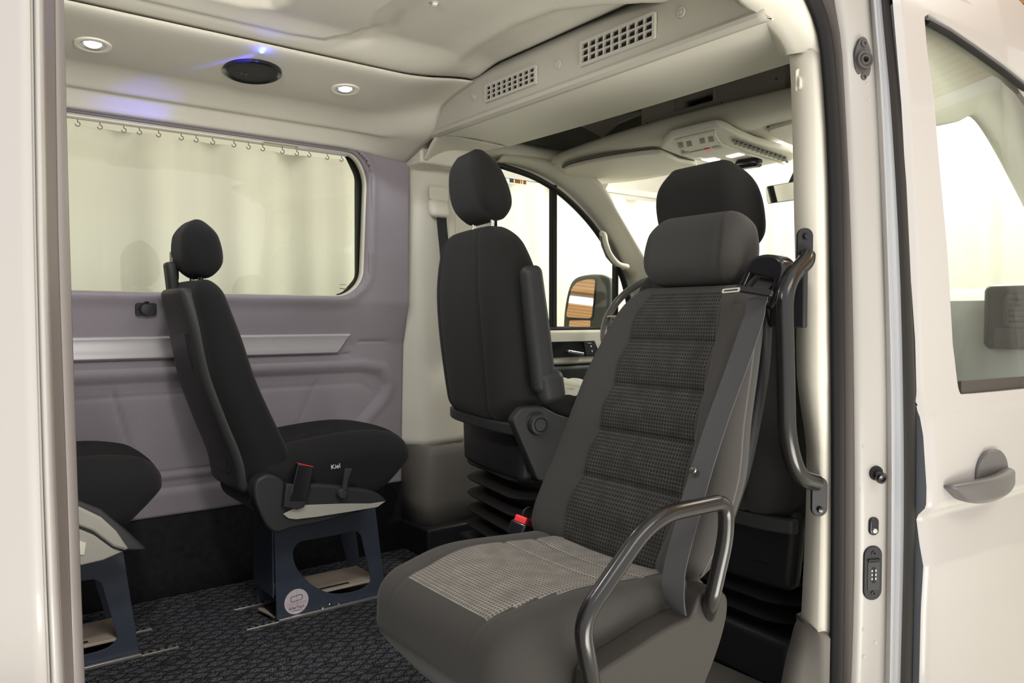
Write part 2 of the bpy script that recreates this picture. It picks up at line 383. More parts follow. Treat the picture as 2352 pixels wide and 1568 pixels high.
# ------------------------------------------------------------------ van shell: floor, far wall, ceiling
def deck():
    rows = [[(x/30*2.4-.7, .80+1.90*j/24, 0.0) for j in range(25)] for x in range(31)]
    o = grid('floor_deck', rows, carpet, t=.02, off=1); o.name = 'floor'; return struct(o)
deck()
WALLPTS = [(.257, 2.665), (.45, 2.66), (.80, 2.645), (.96, 2.60), (1.53, 2.585)]
def wy(z): return lerp(WALLPTS, z)
win = [(-.9, .978), (1.235, .972), (1.305, 1.035), (1.318, 1.43), (1.268, 1.512), (-.9, 1.513)]
win = [(p.x, p.y) for p in fillet([Vector((a, b, 0)) for a, b in win], [.001, .07, .05, .06, .05, .001], 6, True)]
recess = [(-.9, .713), (1.30, .716), (1.385, .70), (1.418, .645), (1.40, .60), (1.29, .49), (1.20, .39), (-.9, .39)]
def wall_h(x, z):
    h = 0
    sd = seg_dist(x, z, recess[:6]+[recess[6]])
    ins = inside(x, z, recess)
    h += -.012*(sstep(0, .020, sd) if ins else 0)
    h += .007*g(sd-.012, .012) if not ins else 0
    for ln in (((.455, .67), (.52, .42)), ((.80, .67), (.80, .42)), ((1.125, .672), (1.02, .44))):
        d = seg_dist(x, z, ln); h += -.006*g(d, .007)
    h += -.006*g(seg_dist(x, z, ((-.9, .645), (1.30, .655), (1.35, .62))), .008)*.5
    h += -.008*g(z-.765, .006)*(x < 1.25)*1 + .004*g(z-.752, .006)*(x < 1.25)
    h += -.006*g(seg_dist(x, z, ((1.28, .815), (1.40, .815))), .005)
    h += -.007*sstep(.385, .372, z)*1 + .01*sstep(.34, .33, z)
    h += .010*g(seg_dist(x, z, win), .02)
    return h
def far_wall():
    nx, nz = 250, 165; x0, x1, z0, z1 = -.9, 1.475, .257, 1.532; v = []; f = []; keep = {}
    for i in range(nx+1):
        for j in range(nz+1):
            x = x0+(x1-x0)*i/nx; z = z0+(z1-z0)*j/nz; v.append((x, wy(z)-wall_h(x, z), z))
    for i in range(nx):
        for j in range(nz):
            x = x0+(x1-x0)*(i+.5)/nx; z = z0+(z1-z0)*(j+.5)/nz
            if not inside(x, z, win): f.append((i*(nz+1)+j, i*(nz+1)+j+1, (i+1)*(nz+1)+j+1, (i+1)*(nz+1)+j))
    o = mesh('wall_left', v, f, felt_mauve, None, True, None); solid(o, .012, -1); struct(o)
    # window surround, seal and pane
    w = D.objects.new('window_1', None); COL.objects.link(w); struct(w)
    def ring(name, steps, mat, t):
        rows = []
        for dd, yy in steps:
            r = []
            for i in range(len(win)):
                fade = 1 if win[i][1] < 1.45 else (0 if yy < 0 else 1)
                p = Vector(win[i]); a = Vector(win[i-1]); b = Vector(win[(i+1) % len(win)]); tt = (b-a).normalized(); nn = Vector((tt.y, -tt.x))
                r.append((p.x+nn.x*dd, wy(p.y)+yy*fade, p.y+nn.y*dd))
            rows.append(r)
        return grid(name, rows, mat, w, t=t, closed=True, auto=None)
    ring('window_reveal', ((.034, -.002), (.018, -.008), (.009, -.0165), (.003, -.0165), (-.004, .0), (-.006, .018)), felt_mauve, .003)
    ring('window_reveal', ((-.004, .016), (-.009, .05)), trim_beige, .003)
    rr = [(p[0], wy(p[1])+.055, p[1]) for p in win]
    sweep('window_seal', rr, .009, rubber, w, n=8, cyc=True)
    # black edge band, wider at the front end and along the top
    band = [(1.20, .985), (1.262, .985), (1.318, 1.03), (1.33, 1.43), (1.27, 1.53), (1.15, 1.53), (1.15, 1.515), (1.245, 1.508), (1.287, 1.43), (1.285, 1.05), (1.235, .995)]
    band = [(p.x, p.y) for p in fillet([Vector((a, b, 0)) for a, b in band], .02, 4, True)]
    plate('window_band', [band], .004, rubber, w, Matrix(((1, 0, 0, 0), (0, 0, -1, 2.66), (0, 1, 0, 0), (0, 0, 0, 1))))
    p2 = plate('pane', [win], .004, glass, w, Matrix(((1, 0, 0, 0), (0, 0, -1, 2.655), (0, 1, 0, 0), (0, 0, 0, 1))))
    box('roller_rail', (-.9, 2.62, 1.499), (.93, 2.65, 1.511), trim_beige, w); box('roller_rail', (1.05, 2.62, 1.497), (1.25, 2.65, 1.510), silver, w)
    M = Matrix(((1, 0, 0, 1.245), (0, 0, -1, 2.648), (0, 1, 0, 1.012), (0, 0, 0, 1)))
    plate('glass_stamp', [[(-.028, .011), (-.002, .011), (-.002, .013), (-.028, .013)], [(-.027, -.001), (0, -.003), (0, -.006), (-.027, -.004)], [(.0, .006), (.004, .003), (.0, -.003), (.002, .003)]], .0006, MATS['grey_trim_plastic'], w, M)
far_wall()
# carpeted ledge under the panel
o = grid('trim_1', [[(-.9, 2.675, .262), (1.49, 2.675, .262)], [(-.9, 2.655, .25), (1.49, 2.655, .25)], [(-.9, 2.66, .06), (1.49, 2.66, .06)], [(-.9, 2.62, .0), (1.49, 2.62, .0)]], carpet_s, t=.01); struct(o)

# spot-light panel and cove above the side window (cross-section runs along the van)
COVE = [(2.60, 1.514), (2.558, 1.511), (2.552, 1.532), (2.542, 1.556), (2.53, 1.568), (2.515, 1.570), (2.49, 1.580), (2.455, 1.597), (2.42, 1.606), (2.38, 1.6085), (2.30, 1.615), (2.20, 1.627), (2.13, 1.636), (2.105, 1.644), (2.10, 1.652)]
def cove_z(y):
    t = sorted((a, b) for a, b in COVE); return lerp(t, y)
def cove():
    rows = []
    nx = 120
    CB = [(2.60, 1.492), (2.575, 1.490), (2.54, 1.500), (2.49, 1.515), (2.44, 1.528), (2.40, 1.538), (2.365, 1.552), (2.345, 1.572), (2.332, 1.595), (2.32, 1.618), (2.295, 1.642), (2.22, 1.662), (2.15, 1.672), (2.12, 1.678), (2.115, 1.684)]
    pa = smooth_path([Vector((a, b, 0)) for a, b in COVE], 3); pb = smooth_path([Vector((a, b, 0)) for a, b in CB], 3)
    for a, b in zip(pa, pb):
        r = []
        for i in range(nx+1):
            x = -.9+2.355*i/nx; e = sstep(1.14, 1.46, x)**1.4; y, z = a.x+(b.x-a.x)*e, a.y+(b.y-a.y)*e
            z -= g(a.x-2.515, .016)*.009*(1-sstep(1.30, 1.36, x)); r.append((x, y, z))
        rows.append(r)
    o = grid('trim_2', rows, headliner, t=.008, off=-1, auto=None); struct(o)
cove()
# main headliner with moulded steps
A_ = [(-.9, 2.06), (.80, 2.06), (.90, 2.05), (.965, 2.00), (.985, 1.93), (.955, 1.82), (.955, 1.70), (.97, 1.2), (.97, .9)]
B_ = [(-.9, 1.99), (.66, 1.985), (.72, 1.96), (.735, 1.90), (.735, 1.0), (.735, .9)]
C_ = [(1.60, 2.15), (1.43, 2.125), (1.36, 2.09), (1.325, 2.02), (1.305, 1.90), (1.295, 1.70), (1.31, 1.55), (1.36, 1.43), (1.42, 1.33), (1.5, 1.25)]
polyA = A_+[(-.9, .9)]; polyB = B_+[(-.9, .9)]; polyC = C_+[(1.7, 1.25)]
def ceil_z(x, y):
    z = 1.712
    z -= .045*sstep(1.20, .85, y)
    z -= .038*sstep(1.22, 1.46, x)
    w_ = sstep(1.97, 2.12, y); e_ = sstep(1.14, 1.46, x)**1.4; edge = 1.652+.032*e_+.012
    dA = seg_dist(x, y, A_); sA = dA if inside(x, y, polyA) else -dA; z -= .018*sstep(-.008, .008, sA)-.010*g(sA+.050, .018)
    dB = seg_dist(x, y, B_); sB = dB if inside(x, y, polyB) else -dB; z += .026*sstep(-.006, .022, sB)
    dC = seg_dist(x, y, C_); sC = dC if inside(x, y, polyC) else -dC; z += .040*sstep(-.01, .07, sC)
    return z*(1-w_)+edge*w_
def headline():
    nx, ny = 230, 150; rows = []
    for i in range(nx+1):
        x = -.9+2.36*i/nx; r = []
        for j in range(ny+1):
            y = 1.0+(2.135-1.0)*j/ny; e = sstep(1.20, 1.465, x)
            r.append((x, y, ceil_z(x, y)))
        rows.append(r)
    o = grid('ceiling_lining', rows, headliner, t=.006, off=-1, auto=None); o.name = 'ceiling.002'; struct(o)
headline()
cap = thing('cover_cap', 'tiny round cap in the middle of the headliner', 'cap', (1.055, 1.71, ceil_z(1.055, 1.71)-.004))
lathe('cap_disc', [(0, -.004), (.006, -.004), (.008, 0), (.008, .004)], trim_beige, cap, n=16); lathe('cap_rim', [(.008, .003), (.0105, -.001), (.0105, .004)], shelf_m, cap, n=16)
# roof skin that closes the van
rows = [[(x, y, z) for y, z in ((2.72, 1.60), (2.64, 1.70), (2.40, 1.80), (1.75, 1.86), (1.05, 1.80), (.88, 1.70))] for x in (-.9, 1.6, 2.2, 2.55)]
rows[3] = [(x+.08, y, z-.10) for x, y, z in rows[3]]
struct(grid('ceiling_skin', rows, white_p, t=.004)).name = 'ceiling.003'
struct(box('wall_rear', (-.93, .85, 0), (-.90, 2.72, 1.8), felt_mauve, b=0))

def disc_up(o_): return Matrix.Translation(o_) @ Matrix.Rotation(-.105, 4, 'X') @ Matrix.Rotation(math.pi, 4, 'X')
# spots, speaker, led
for (px, py, s, lab) in ((213, 102, 1.0, 'round lit spot light at the rear end of the panel above the window'), (793, 207, 1.0, 'round lit spot light in the panel corner nearest the overhead shelf')):
    p = at(px, py, 'Z', 1.617); z = cove_z(p.y); M = disc_up((0, 0, 0))
    t = thing('spot_light', lab, 'lamp', (p.x, p.y, z-.001), group=None)
    lathe('bezel', [(.045, -.001), (.044, .003), (.037, .0045), (.030, .002), (.0295, -.004)], trim_beige, t, M, 36)
    lathe('inner_ring', [(.030, .003), (.026, .0005), (.0215, -.001)], alu, t, M, 36)
    lathe('diffuser', [(0, .004), (.015, .003), (.021, -.0015)], led, t, M, 28)
    L = D.lights.new('spot_glow', 'SPOT'); L.energy = 3.5; L.spot_size = 2.4; L.shadow_soft_size = .02; L.color = (.95, .98, 1)
    lo = D.objects.new('spot_glow', L); COL.objects.link(lo); lo.parent = t; lo.location = (0, 0, -.02)
p = at(580, 163, 'Z', 1.62)
t = thing('ceiling_speaker', 'flat round black speaker grille between the two spot lights', 'speaker', (p.x, p.y, cove_z(p.y)-.001))
M = disc_up((0, 0, 0))
lathe('grille_ring', [(.083, -.003), (.082, .006), (.076, .009), (.070, .006), (.068, .003)], black_gl, t, M, 48)
lathe('grille', [(0, .0055), (.04, .0055), (.069, .004)], pm('speaker_mesh', (.012, .012, .014), .6, bump=1, bscale=400), t, M, 48)
text('grille_mark', 'M', .03, black_gl, t, M @ Matrix.Translation((-.02, -.02, .0062)))
p = at(601, 107, 'Y', 2.125)
t = thing('indicator_light', 'tiny glowing blue light next to the black speaker', 'lamp', (p.x, p.y, cove_z(p.y)))
lathe('led_lens', [(0, .006), (.004, .004), (.0055, 0), (.0055, -.004)], blue_led, t, disc_up((0, 0, 0)), 16)
L = D.lights.new('blue_glow', 'POINT'); L.energy = .10; L.color = (.03, .06, 1); L.shadow_soft_size = .006; lo = D.objects.new('blue_glow', L); COL.objects.link(lo); lo.parent = t; lo.location = (0, -.014, -.004)
L = D.lights.new('blue_beam', 'SPOT'); L.energy = 10; L.color = (.08, .08, 1); L.spot_size = .50; L.spot_blend = 1; L.shadow_soft_size = .01; lo = D.objects.new('blue_beam', L); COL.objects.link(lo); lo.parent = t; lo.location = (0, 0, -.012)
lo.rotation_euler = (Vector((-.23, .42, -.070))).to_track_quat('-Z', 'Y').to_euler()

# rub rail along the far wall
def rub():
    pr = [(0, -.034), (.010, -.034), (.014, -.014), (.012, .012), (.018, .030), (.012, .036), (0, .036)]
    pts = []; rows = []
    for x, s in ((-.9, 0), (1.195, 0)):
        r = []
        for a, b in pr: r.append((x+((b+.034)*.75 if x > 1 else 0), 2.630-a, .806+b))
        rows.append(r)
    v = [p for r in rows for p in r]; n = len(pr); f = [(i, i+1, n+i+1, n+i) for i in range(n-1)]+[tuple(range(n))[::-1], tuple(range(n, 2*n))]
    o = mesh('rub_rail', v, f, silver, None, True, 30); bevel(o, .003, 2); tag(o, 'long silver-grey moulded rail along the mauve side wall', 'rail')
rub()
# power outlet with lid
p = at(334, 710, 'Y', 2.6); t = thing('power_outlet', 'black socket with a round lid below the side window', 'socket', (p.x, 2.591, .927))
M = frame((0, 0, 0), (0, -1, 0), (1, 0, 0))
plate('faceplate', [rrect(.062, .040, .009)], .008, black_pl, t, M, b=.002)
lathe('socket_lid', [(.0, .011), (.013, .0105), (.0165, .009), (.0175, .004), (.0175, 0)], dark_pl, t, M, 28); lathe('lid_ring', [(.0175, .007), (.0205, .0075), (.0225, .003)], black_pl, t, M, 28)
box('lid_tab', (-.006, -.012, .019), (.006, -.004, .024), black_gl, t, b=.001)
for s in (-1, 1): lathe('screw', [(0, .0055), (.003, .005), (.0035, .003)], rubber, t, M @ Matrix.Translation((s*.0255, 0, 0)), 12)

# ------------------------------------------------------------------ overhead shelf across the van
def shelf():
    prof = [(1.475, 1.72), (1.462, 1.690), (1.455, 1.675), (1.452, 1.60), (1.450, 1.572), (1.444, 1.562), (1.446, 1.552), (1.458, 1.546), (1.475, 1.548)]
    rows = []
    ys = [2.46-.02*i for i in range(74)]
    for y in ys:
        e = sstep(2.16, 2.36, y); r = []
        bow = -.03*(1-((y-1.6)/.75)**2)*0
        for x, z in prof: r.append((x+bow-.0*e, y, z-.0*e))
        rows.append(r)
    o = grid('trim_3', rows, shelf_m, t=.004, off=-1, auto=25); struct(o)
    # underside
    rows = []
    for y in ys:
        r = []
        e = 0
        if y > 2.34: continue
        for x in (1.458, 1.47, 1.52, 1.60, 1.68, 1.74, 1.755, 1.757):
            z = 1.548+.010*math.sin((x-1.46)/.3*math.pi)+(0 if x < 1.756 else .03)
            r.append((x+.02*math.cos((y-1.76)/.8*1.57)*(x > 1.7), y, z-.10*e*sstep(1.5, 1.75, x)-.03*e))
        rows.append(r)
    o = grid('trim_4', rows, trim_beige, t=.004, off=-1, auto=50); struct(o)
shelf()
def vent(px0, px1, ya0, ya1, yb0, yb1, lab, nc, nr=3):
    X = 1.447; a = at(px0, ya0, 'X', X); b = at(px1, ya1, 'X', X); c = at(px0, yb0, 'X', X)
    w = abs(a.y-b.y); h = abs(a.z-c.z); cy = (a.y+b.y)/2; cz = (a.z+c.z+b.z+at(px1, yb1, 'X', X).z)/4
    t = thing('air_vent', lab, 'vent', (1.452, cy, cz))
    box('backing', (-.0005, -w/2, -h/2), (.002, w/2, h/2), rubber, t, b=0)
    M = frame((-.006, 0, 0), (-1, 0, 0), (0, 1, 0)); outs = [rrect(w+.012, h+.012, .004)]
    cw, ch = w/nc, h/nr; bar = .0042
    for i in range(nc):
        for j in range(nr):
            outs.append(rrect(cw-bar, ch-bar, .001, 1, -w/2+cw*(i+.5), -h/2+ch*(j+.5)))
    plate('grille', outs, .009, shelf_m, t, M)
vent(1118, 1230, 200, 155, 232, 188, 'smaller rectangular grid vent on the shelf above the driver headrest', 9)
vent(1338, 1502, 97, 43, 143, 85, 'larger rectangular grid vent on the shelf towards the sliding door', 9)
for px, py, lab in ((1088, 222, 'round screw cap left of the smaller grid vent'), (1282, 147, 'round screw cap between the two grid vents'), (1565, 28, 'round screw cap right of the larger grid vent')):
    p = at(px, py, 'X', 1.452); t = thing('screw_cap', lab, 'cap', (1.452, p.y, p.z))
    lathe('cap_ring', [(.013, 0), (.0125, .003), (.009, .0035), (.008, .0015), (0, .0015)], shelf_m, t, frame((0, 0, 0), (-1, 0, 0)), 24)
    lathe('cap_centre', [(.0055, .001), (.005, .004), (0, .0045)], shelf_m, t, frame((0, 0, 0), (-1, 0, 0)), 20)

# ------------------------------------------------------------------ far B-pillar
def bpillar_far():
    prof = lambda z: [(1.468, wy(min(z, 1.5))-.004), (1.476, wy(min(z, 1.5))-.018), (1.490, 2.60-.035*sstep(.3, .6, 1.1-z)*0), (1.515, 2.575), (1.56, 2.565), (1.66, 2.575), (1.715, 2.60), (1.735, 2.64)]
    rows = []
    for k in range(40):
        z = .40+1.115*k/39; r = []
        top = sstep(1.36, 1.515, z); low = sstep(.75, .60, z)
        for i, (x, y) in enumerate(prof(z)):
            r.append((x+(.02*low if i > 1 else 0)+(.05*top if i > 2 else 0), y+.012-.035*low*(1 if 1 < i < 7 else 0)*.5-.01*top, z))
        rows.append(r)
    struct(grid('trim_5', rows, trim_beige, t=.006, off=-1, auto=None))
    # corner flare joining pillar and shelf
    L1 = [at(a, b, 'X', x) for a, b, x in ((1006, 305, 1.457), (996, 320, 1.459), (988, 335, 1.461), (982, 350, 1.463), (974, 366, 1.466))]
    L2 = [at(a, b, 'X', x) for a, b, x in ((1158, 336, 1.745), (1120, 343, 1.735), (1090, 352, 1.725), (1068, 364, 1.72), (1050, 384, 1.72))]
    rows = []
    for a, b in zip(smooth_path(L1, 5), smooth_path(L2, 5)):
        mid = (a+b)/2+Vector((0, .012, .004)); rows.append(smooth_path([a, mid, b], 5))
    struct(grid('trim_6', rows, trim_beige, t=.005, auto=None))
    # lower box trim with shelf step
    M = None
    v2 = [(1.475, 2.67), (1.480, 2.52), (1.495, 2.49), (1.53, 2.478), (1.86, 2.478), (1.86, 2.67)]
    rows = []
    for z, s in ((.105, 0), (.20, .0), (.30, .004), (.37, .012), (.397, .02), (.405, .03)):
        r = []
        for i, (x, y) in enumerate(v2): r.append((x+(s if i in (1, 2) else 0)+(.02*sstep(.30, .12, z) if i in (2, 3) else 0), y+(s*.6 if 0 < i < 5 else 0), z))
        rows.append(r)
    rows.append([(1.53, 2.60, .407)]*0 or [(1.50, 2.67, .407), (1.52, 2.56, .407), (1.53, 2.54, .407), (1.56, 2.53, .407), (1.84, 2.53, .407), (1.85, 2.67, .407)])
    o = grid('trim_7', rows, trim_grey, t=.004, off=-1, auto=40); struct(o)
    struct(box('baseboard_left', (1.468, 2.44, .0), (1.90, 2.68, .11), black_pl, b=.01))
bpillar_far()
struct(box('trim_30', (1.462, 2.47, 1.475), (1.75, 2.63, 1.60), trim_beige, b=.01))
p = at(1005, 380, 'Y', 2.575); o = plate('pillar_badge', [rrect(.030, .014, .003)], .003, trim_beige, None, frame((p.x+.01, 2.574, p.z-.02), (0, -1, 0), (1, 0, 0)), b=.001); tag(o, 'small rounded plastic tab high on the pillar behind the driver seat', 'cap')
def coat_hook(loc, nrm, lab):
    t = thing('coat_hook', lab, 'hook', loc); M = frame((0, 0, 0), nrm, (0, 0, 1))
    plate('hook_plate', [rrect(.052, .018, .007)], .006, trim_beige, t, M, b=.002)
    sweep('hook_prong', [M @ Vector(q) for q in ((.006, 0, .002), (-.004, 0, .012), (-.016, 0, .014), (-.019, 0, .008))], .004, trim_beige, t, n=8)
p = at(948, 418, 'X', 1.475); coat_hook((1.475, 2.60, p.z), (-1, -.15, 0), 'small beige coat hook between the mauve wall and the far pillar')
# belt guide on the far pillar
def belt_guide():
    p = at(1008, 478, 'Y', 2.55); t = thing('belt_guide', 'beige shoulder belt guide with dark webbing behind the driver headrest', 'belt guide', (p.x, 2.565, p.z))
    rbox('guide_shell', (.085, .05, .075), .022, (3, 3, 3), trim_beige, t, deform=lambda q: (q.x, q.y-.012*(1-q.z/.04), q.z))
    rbox('guide_slot', (.075, .012, .012), .005, (3, 2, 2), shelf_m, t, deform=lambda q: (q.x, q.y-.022, q.z-.002))
    plate('guide_lid', [rrect(.085, .055, .012)], .006, trim_beige, t, frame((.0, -.014, .055), (0, -1, .1), (1, 0, 0)), b=.002)
    pts = [(.012, -.015, -.03), (.014, -.014, -.055), (.02, -.012, -.10), (.03, -.012, -.2), (.05, -.02, -.6)]
    sweep('webbing', smooth_path(pts, 4), .022, black_pl, t, ry=.0012, up=(0, 1, 0), prof=[(1, 1), (-1, 1), (-1, -1), (1, -1)])
belt_guide()

# ------------------------------------------------------------------ near side: pillar, seals, jamb, doors
def interp_poly(tab, y): return slerp(tab, y)
YS = [-60, 0, 40, 80, 130, 200, 300, 420, 540, 660, 780, 900, 1000, 1100, 1200, 1320, 1440, 1568, 1640]
def strip(name, ltab, rtab, lo, ro, mat, t=.004, bul=0, ys=YS, n=4, parent=None):
    rows = []
    for y in ys:
        a = at_side(slerp(ltab, y), y, lo); b = at_side(slerp(rtab, y), y, ro); r = []
        for k in range(n+1):
            u = k/n; p = a.lerp(b, u); p.y -= bul*math.sin(u*math.pi); r.append(p)
        rows.append(r)
    return grid(name, rows, mat, parent, t=t, auto=60)
SEAL_L = [(-60, 1822), (0, 1850), (50, 1870), (105, 1882), (243, 1894), (405, 1902), (660, 1906), (978, 1909), (1326, 1908), (1640, 1903)]
SEAL_M = [(-60, 1856), (0, 1882), (50, 1898), (105, 1908), (243, 1918), (405, 1927), (660, 1931), (978, 1934), (1326, 1933), (1640, 1928)]
SEAL_R = [(-60, 1900), (0, 1914), (50, 1922), (105, 1930), (243, 1938), (405, 1946), (660, 1955), (978, 1960), (1326, 1960), (1640, 1950)]
JAMB_R = [(-60, 1995), (0, 1999), (243, 2014), (600, 2030), (900, 2036), (1200, 2038), (1568, 2032), (1640, 2030)]
BEV_R = [(-60, 2006), (0, 2009), (243, 2028), (600, 2042), (900, 2050), (1200, 2050), (1568, 2046), (1640, 2044)]
BLUE_R = [(-60, 2020), (0, 2022), (243, 2044), (600, 2064), (900, 2072), (1200, 2074), (1568, 2066), (1640, 2064)]
DARK_R = [(-60, 2045), (0, 2050), (243, 2070), (600, 2088), (900, 2100), (1200, 2100), (1568, 2092), (1640, 2090)]
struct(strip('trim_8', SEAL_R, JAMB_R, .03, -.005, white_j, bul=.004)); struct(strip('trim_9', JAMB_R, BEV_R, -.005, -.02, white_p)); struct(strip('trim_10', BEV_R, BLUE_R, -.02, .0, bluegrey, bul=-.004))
struct(strip('trim_11', BLUE_R, DARK_R, .0, .012, rubber, bul=.008)); struct(strip('trim_29', DARK_R, [(a, b+70) for a, b in DARK_R], .012, .05, rubber))
ds = thing('door_seal', 'black rubber seal running up the front edge of the sliding door opening', 'seal')
strip('seal_bead', SEAL_L, SEAL_M, .055, .045, rubber, bul=.016, n=8, parent=ds)
strip('seal_flap', SEAL_M, SEAL_R, .045, .03, rubber_b, bul=.008, n=8, parent=ds)
TRIM_L = [(126, 1815), (200, 1819), (300, 1822), (500, 1826), (700, 1831), (860, 1832), (940, 1842), (1028, 1854), (1200, 1852), (1420, 1842), (1440, 1841)]
TRIM_M = [(126, 1862), (200, 1868), (300, 1872), (500, 1875), (700, 1877), (860, 1877), (940, 1880), (1028, 1885), (1200, 1885), (1420, 1880), (1440, 1880)]
ys = [126, 160, 200, 300, 400, 500, 600, 700, 800, 860, 900, 940, 980, 1028, 1100, 1200, 1300, 1420, 1440]
def pillar_near():
    rows = []
    for y in ys:
        a = at_side(slerp(TRIM_L, y), y, .13); k_ = slerp([(126, -12), (300, 6), (900, 12), (1300, 14), (1440, 16)], y); b = at_side(slerp(TRIM_M, y), y+k_, .075); c = at_side(slerp(SEAL_L, y+k_*1.4)+2, y+k_*1.5, .06)
        back = a+Vector((.12, .0, .0)); r = [back, a+Vector((.02, .004, 0)), a, a.lerp(b, .5), b, b.lerp(c, .5), c]
        rows.append(r)
    struct(grid('trim_12', rows, trim_beige, t=.004, auto=None))
    # upper corner piece sweeping into the headliner
    LL = [(-60, 1660), (0, 1706), (25, 1738), (60, 1772), (90, 1795), (128, 1814)]
    rows = []
    for y in (-60, -30, 0, 15, 30, 45, 60, 75, 90, 110, 124):
        a = at_side(slerp(LL, y), y, .125); b = at_side(slerp(SEAL_L, y)+2, y, .06); r = [a+Vector((.09, .075, .03)), a+Vector((.03, .025, .01))]
        for k in range(7):
            u = k/6; p = a.lerp(b, u); p.y += .0-.018*math.sin(u*math.pi); r.append(p)
        rows.append(r)
    struct(grid('trim_13', rows, trim_beige, t=.004, auto=None))
    # lower grey cover
    rows = []
    for y in (1415, 1424, 1440, 1470, 1500, 1540, 1580, 1640):
        xl = slerp([(1415, 1838), (1424, 1832), (1440, 1825), (1470, 1818), (1500, 1810), (1540, 1801), (1580, 1794), (1640, 1788)], y)
        a = at_side(xl, y, .13); b = at_side(1882, y+36, .07); c = at_side(slerp(SEAL_L, min(1640, y+40))+1, y+42, .052)
        rows.append([a+Vector((.12, .0, 0)), a, a.lerp(b, .5)+Vector((0, -.004, 0)), b, c])
    rows[0] = [p+Vector((0.004, .012, 0)) for p in rows[0]]
    struct(grid('trim_14', rows, trim_grey, t=.004, auto=None))
pillar_near()
p = at_side(1829, 190, .125); coat_hook((p.x-.010, p.y-.014, p.z), (-.75, -.65, 0), 'small beige coat hook at the top of the near door pillar')

# door jamb fittings
def face(px, py, off=.0):
    a = at_side(slerp(SEAL_R, py), py, .03); b = at_side(slerp(JAMB_R, py), py, -.005); u = (px-slerp(SEAL_R, py))/(slerp(JAMB_R, py)-slerp(SEAL_R, py))
    p = a.lerp(b, u); t = (b-a).normalized(); n = t.cross(Vector((0, 0, 1))).normalized()
    if n.y > 0: n = -n
    return frame(p, n, (0, 0, 1)), p+Vector((0, -.0045*math.sin(math.pi*u)-.001, 0))
M, p = face(1974, 142); t = thing('rubber_buffer', 'dark grey oval rubber buffer with three rings high on the door jamb', 'buffer', p); M.translation = (0, 0, 0)
out = [(.048, .008), (.052, 0), (.048, -.008), (.040, -.012), (.018, -.020), (-.018, -.020), (-.040, -.012), (-.050, -.007), (-.053, 0), (-.050, .007), (-.040, .012), (-.018, .020), (.018, .020), (.040, .012)]
plate('buffer_plate', [[(q.x, q.y) for q in smooth_path([Vector((a, b, 0)) for a, b in out], 4, True)]], .010, pm('grey_rubber', (.07, .065, .062), .6), t, M, b=.003)
lathe('buffer_ring', [(.007, .003), (.007, .014), (.010, .014), (.0125, .010), (.016, .014), (.019, .013), (.020, .004)], MATS['grey_rubber'], t, M)
lathe('buffer_hole', [(0, .006), (.0072, .0062)], rubber, t, M)
for s in (-1, 1): lathe('screw', [(.0, .006), (.0035, .006), (.004, .009), (.007, .0085), (.0075, .004)], MATS['grey_rubber'], t, M @ Matrix.Translation((s*.036, 0, 0)), 18)
M, p = face(2005, 1085); t = thing('guide_pin', 'short black round guide pin on the door jamb', 'pin', p); M.translation = (0, 0, 0)
lathe('pin_socket', [(.0155, 0), (.0155, .004), (.012, .006), (.0, .006)], rubber, t, M); lathe('pin_shaft', [(.0085, .004), (.0085, .014), (.0115, .016), (.0125, .021), (.011, .025), (.006, .026), (.0055, .023), (0, .023)], black_gl, t, M @ Matrix.Rotation(-.35, 4, 'Y'))
M, p = face(1999, 1206); t = thing('door_stop', 'small black rounded door stop above the contact plate', 'stop', p); M.translation = (0, 0, 0)
plate('stop_body', [rrect(.038, .022, .010)], .012, black_gl, t, M, b=.003); lathe('stop_screw', [(0, .009), (.005, .0085), (.006, .006)], chrome, t, M @ Matrix.Translation((-.009, 0, 0)), 16)
M, p = face(1997, 1313); t = thing('contact_plate', 'tall rounded black plate with six small metal contacts on the jamb', 'contact plate', p); M.translation = (0, 0, 0)
plate('plate_body', [rrect(.116, .043, .0205)], .008, black_pl, t, M, b=.002); plate('inner_panel', [rrect(.060, .028, .002)], .003, dark_pl, t, M @ Matrix.Translation((-.006, 0, .004)), b=.0005)
plate('contact_slot', [rrect(.034, .009, .004)], .002, rubber, t, M @ Matrix.Translation((-.004, 0, .0055)))
box('drip_lip', (.026, -.014, .003), (.031, .014, .008), black_gl, t, M=M, b=.001)
for i in range(3):
    for s in (-1, 1): box('contact', (-.014+i*.0085, s*.0045-.0014, .005), (-.0085+i*.0085, s*.0045+.0014, .0068), chrome, t, b=.0003, M=M)
for s in (-1, 1): lathe('screw', [(0, .003), (.002, .003), (.003, .0055), (.005, .005)], dark_pl, t, M @ Matrix.Translation((s*.043, 0, .001)), 16)

for px, py in ((1980, 1024), (1975, 1122), (1963, 1175), (1979, 1443), (2004, 1473), (1979, 1506), (1986, 196), (1990, 232)):
    M, p = face(px, py); M.translation = p; o = lathe('weld_dimple', [(.005, -.001), (.0045, .001), (.002, .0005), (0, .0)], white_j, None, M, 14); o.name = 'weld_dimple'; o.parent = D.objects['trim_8']
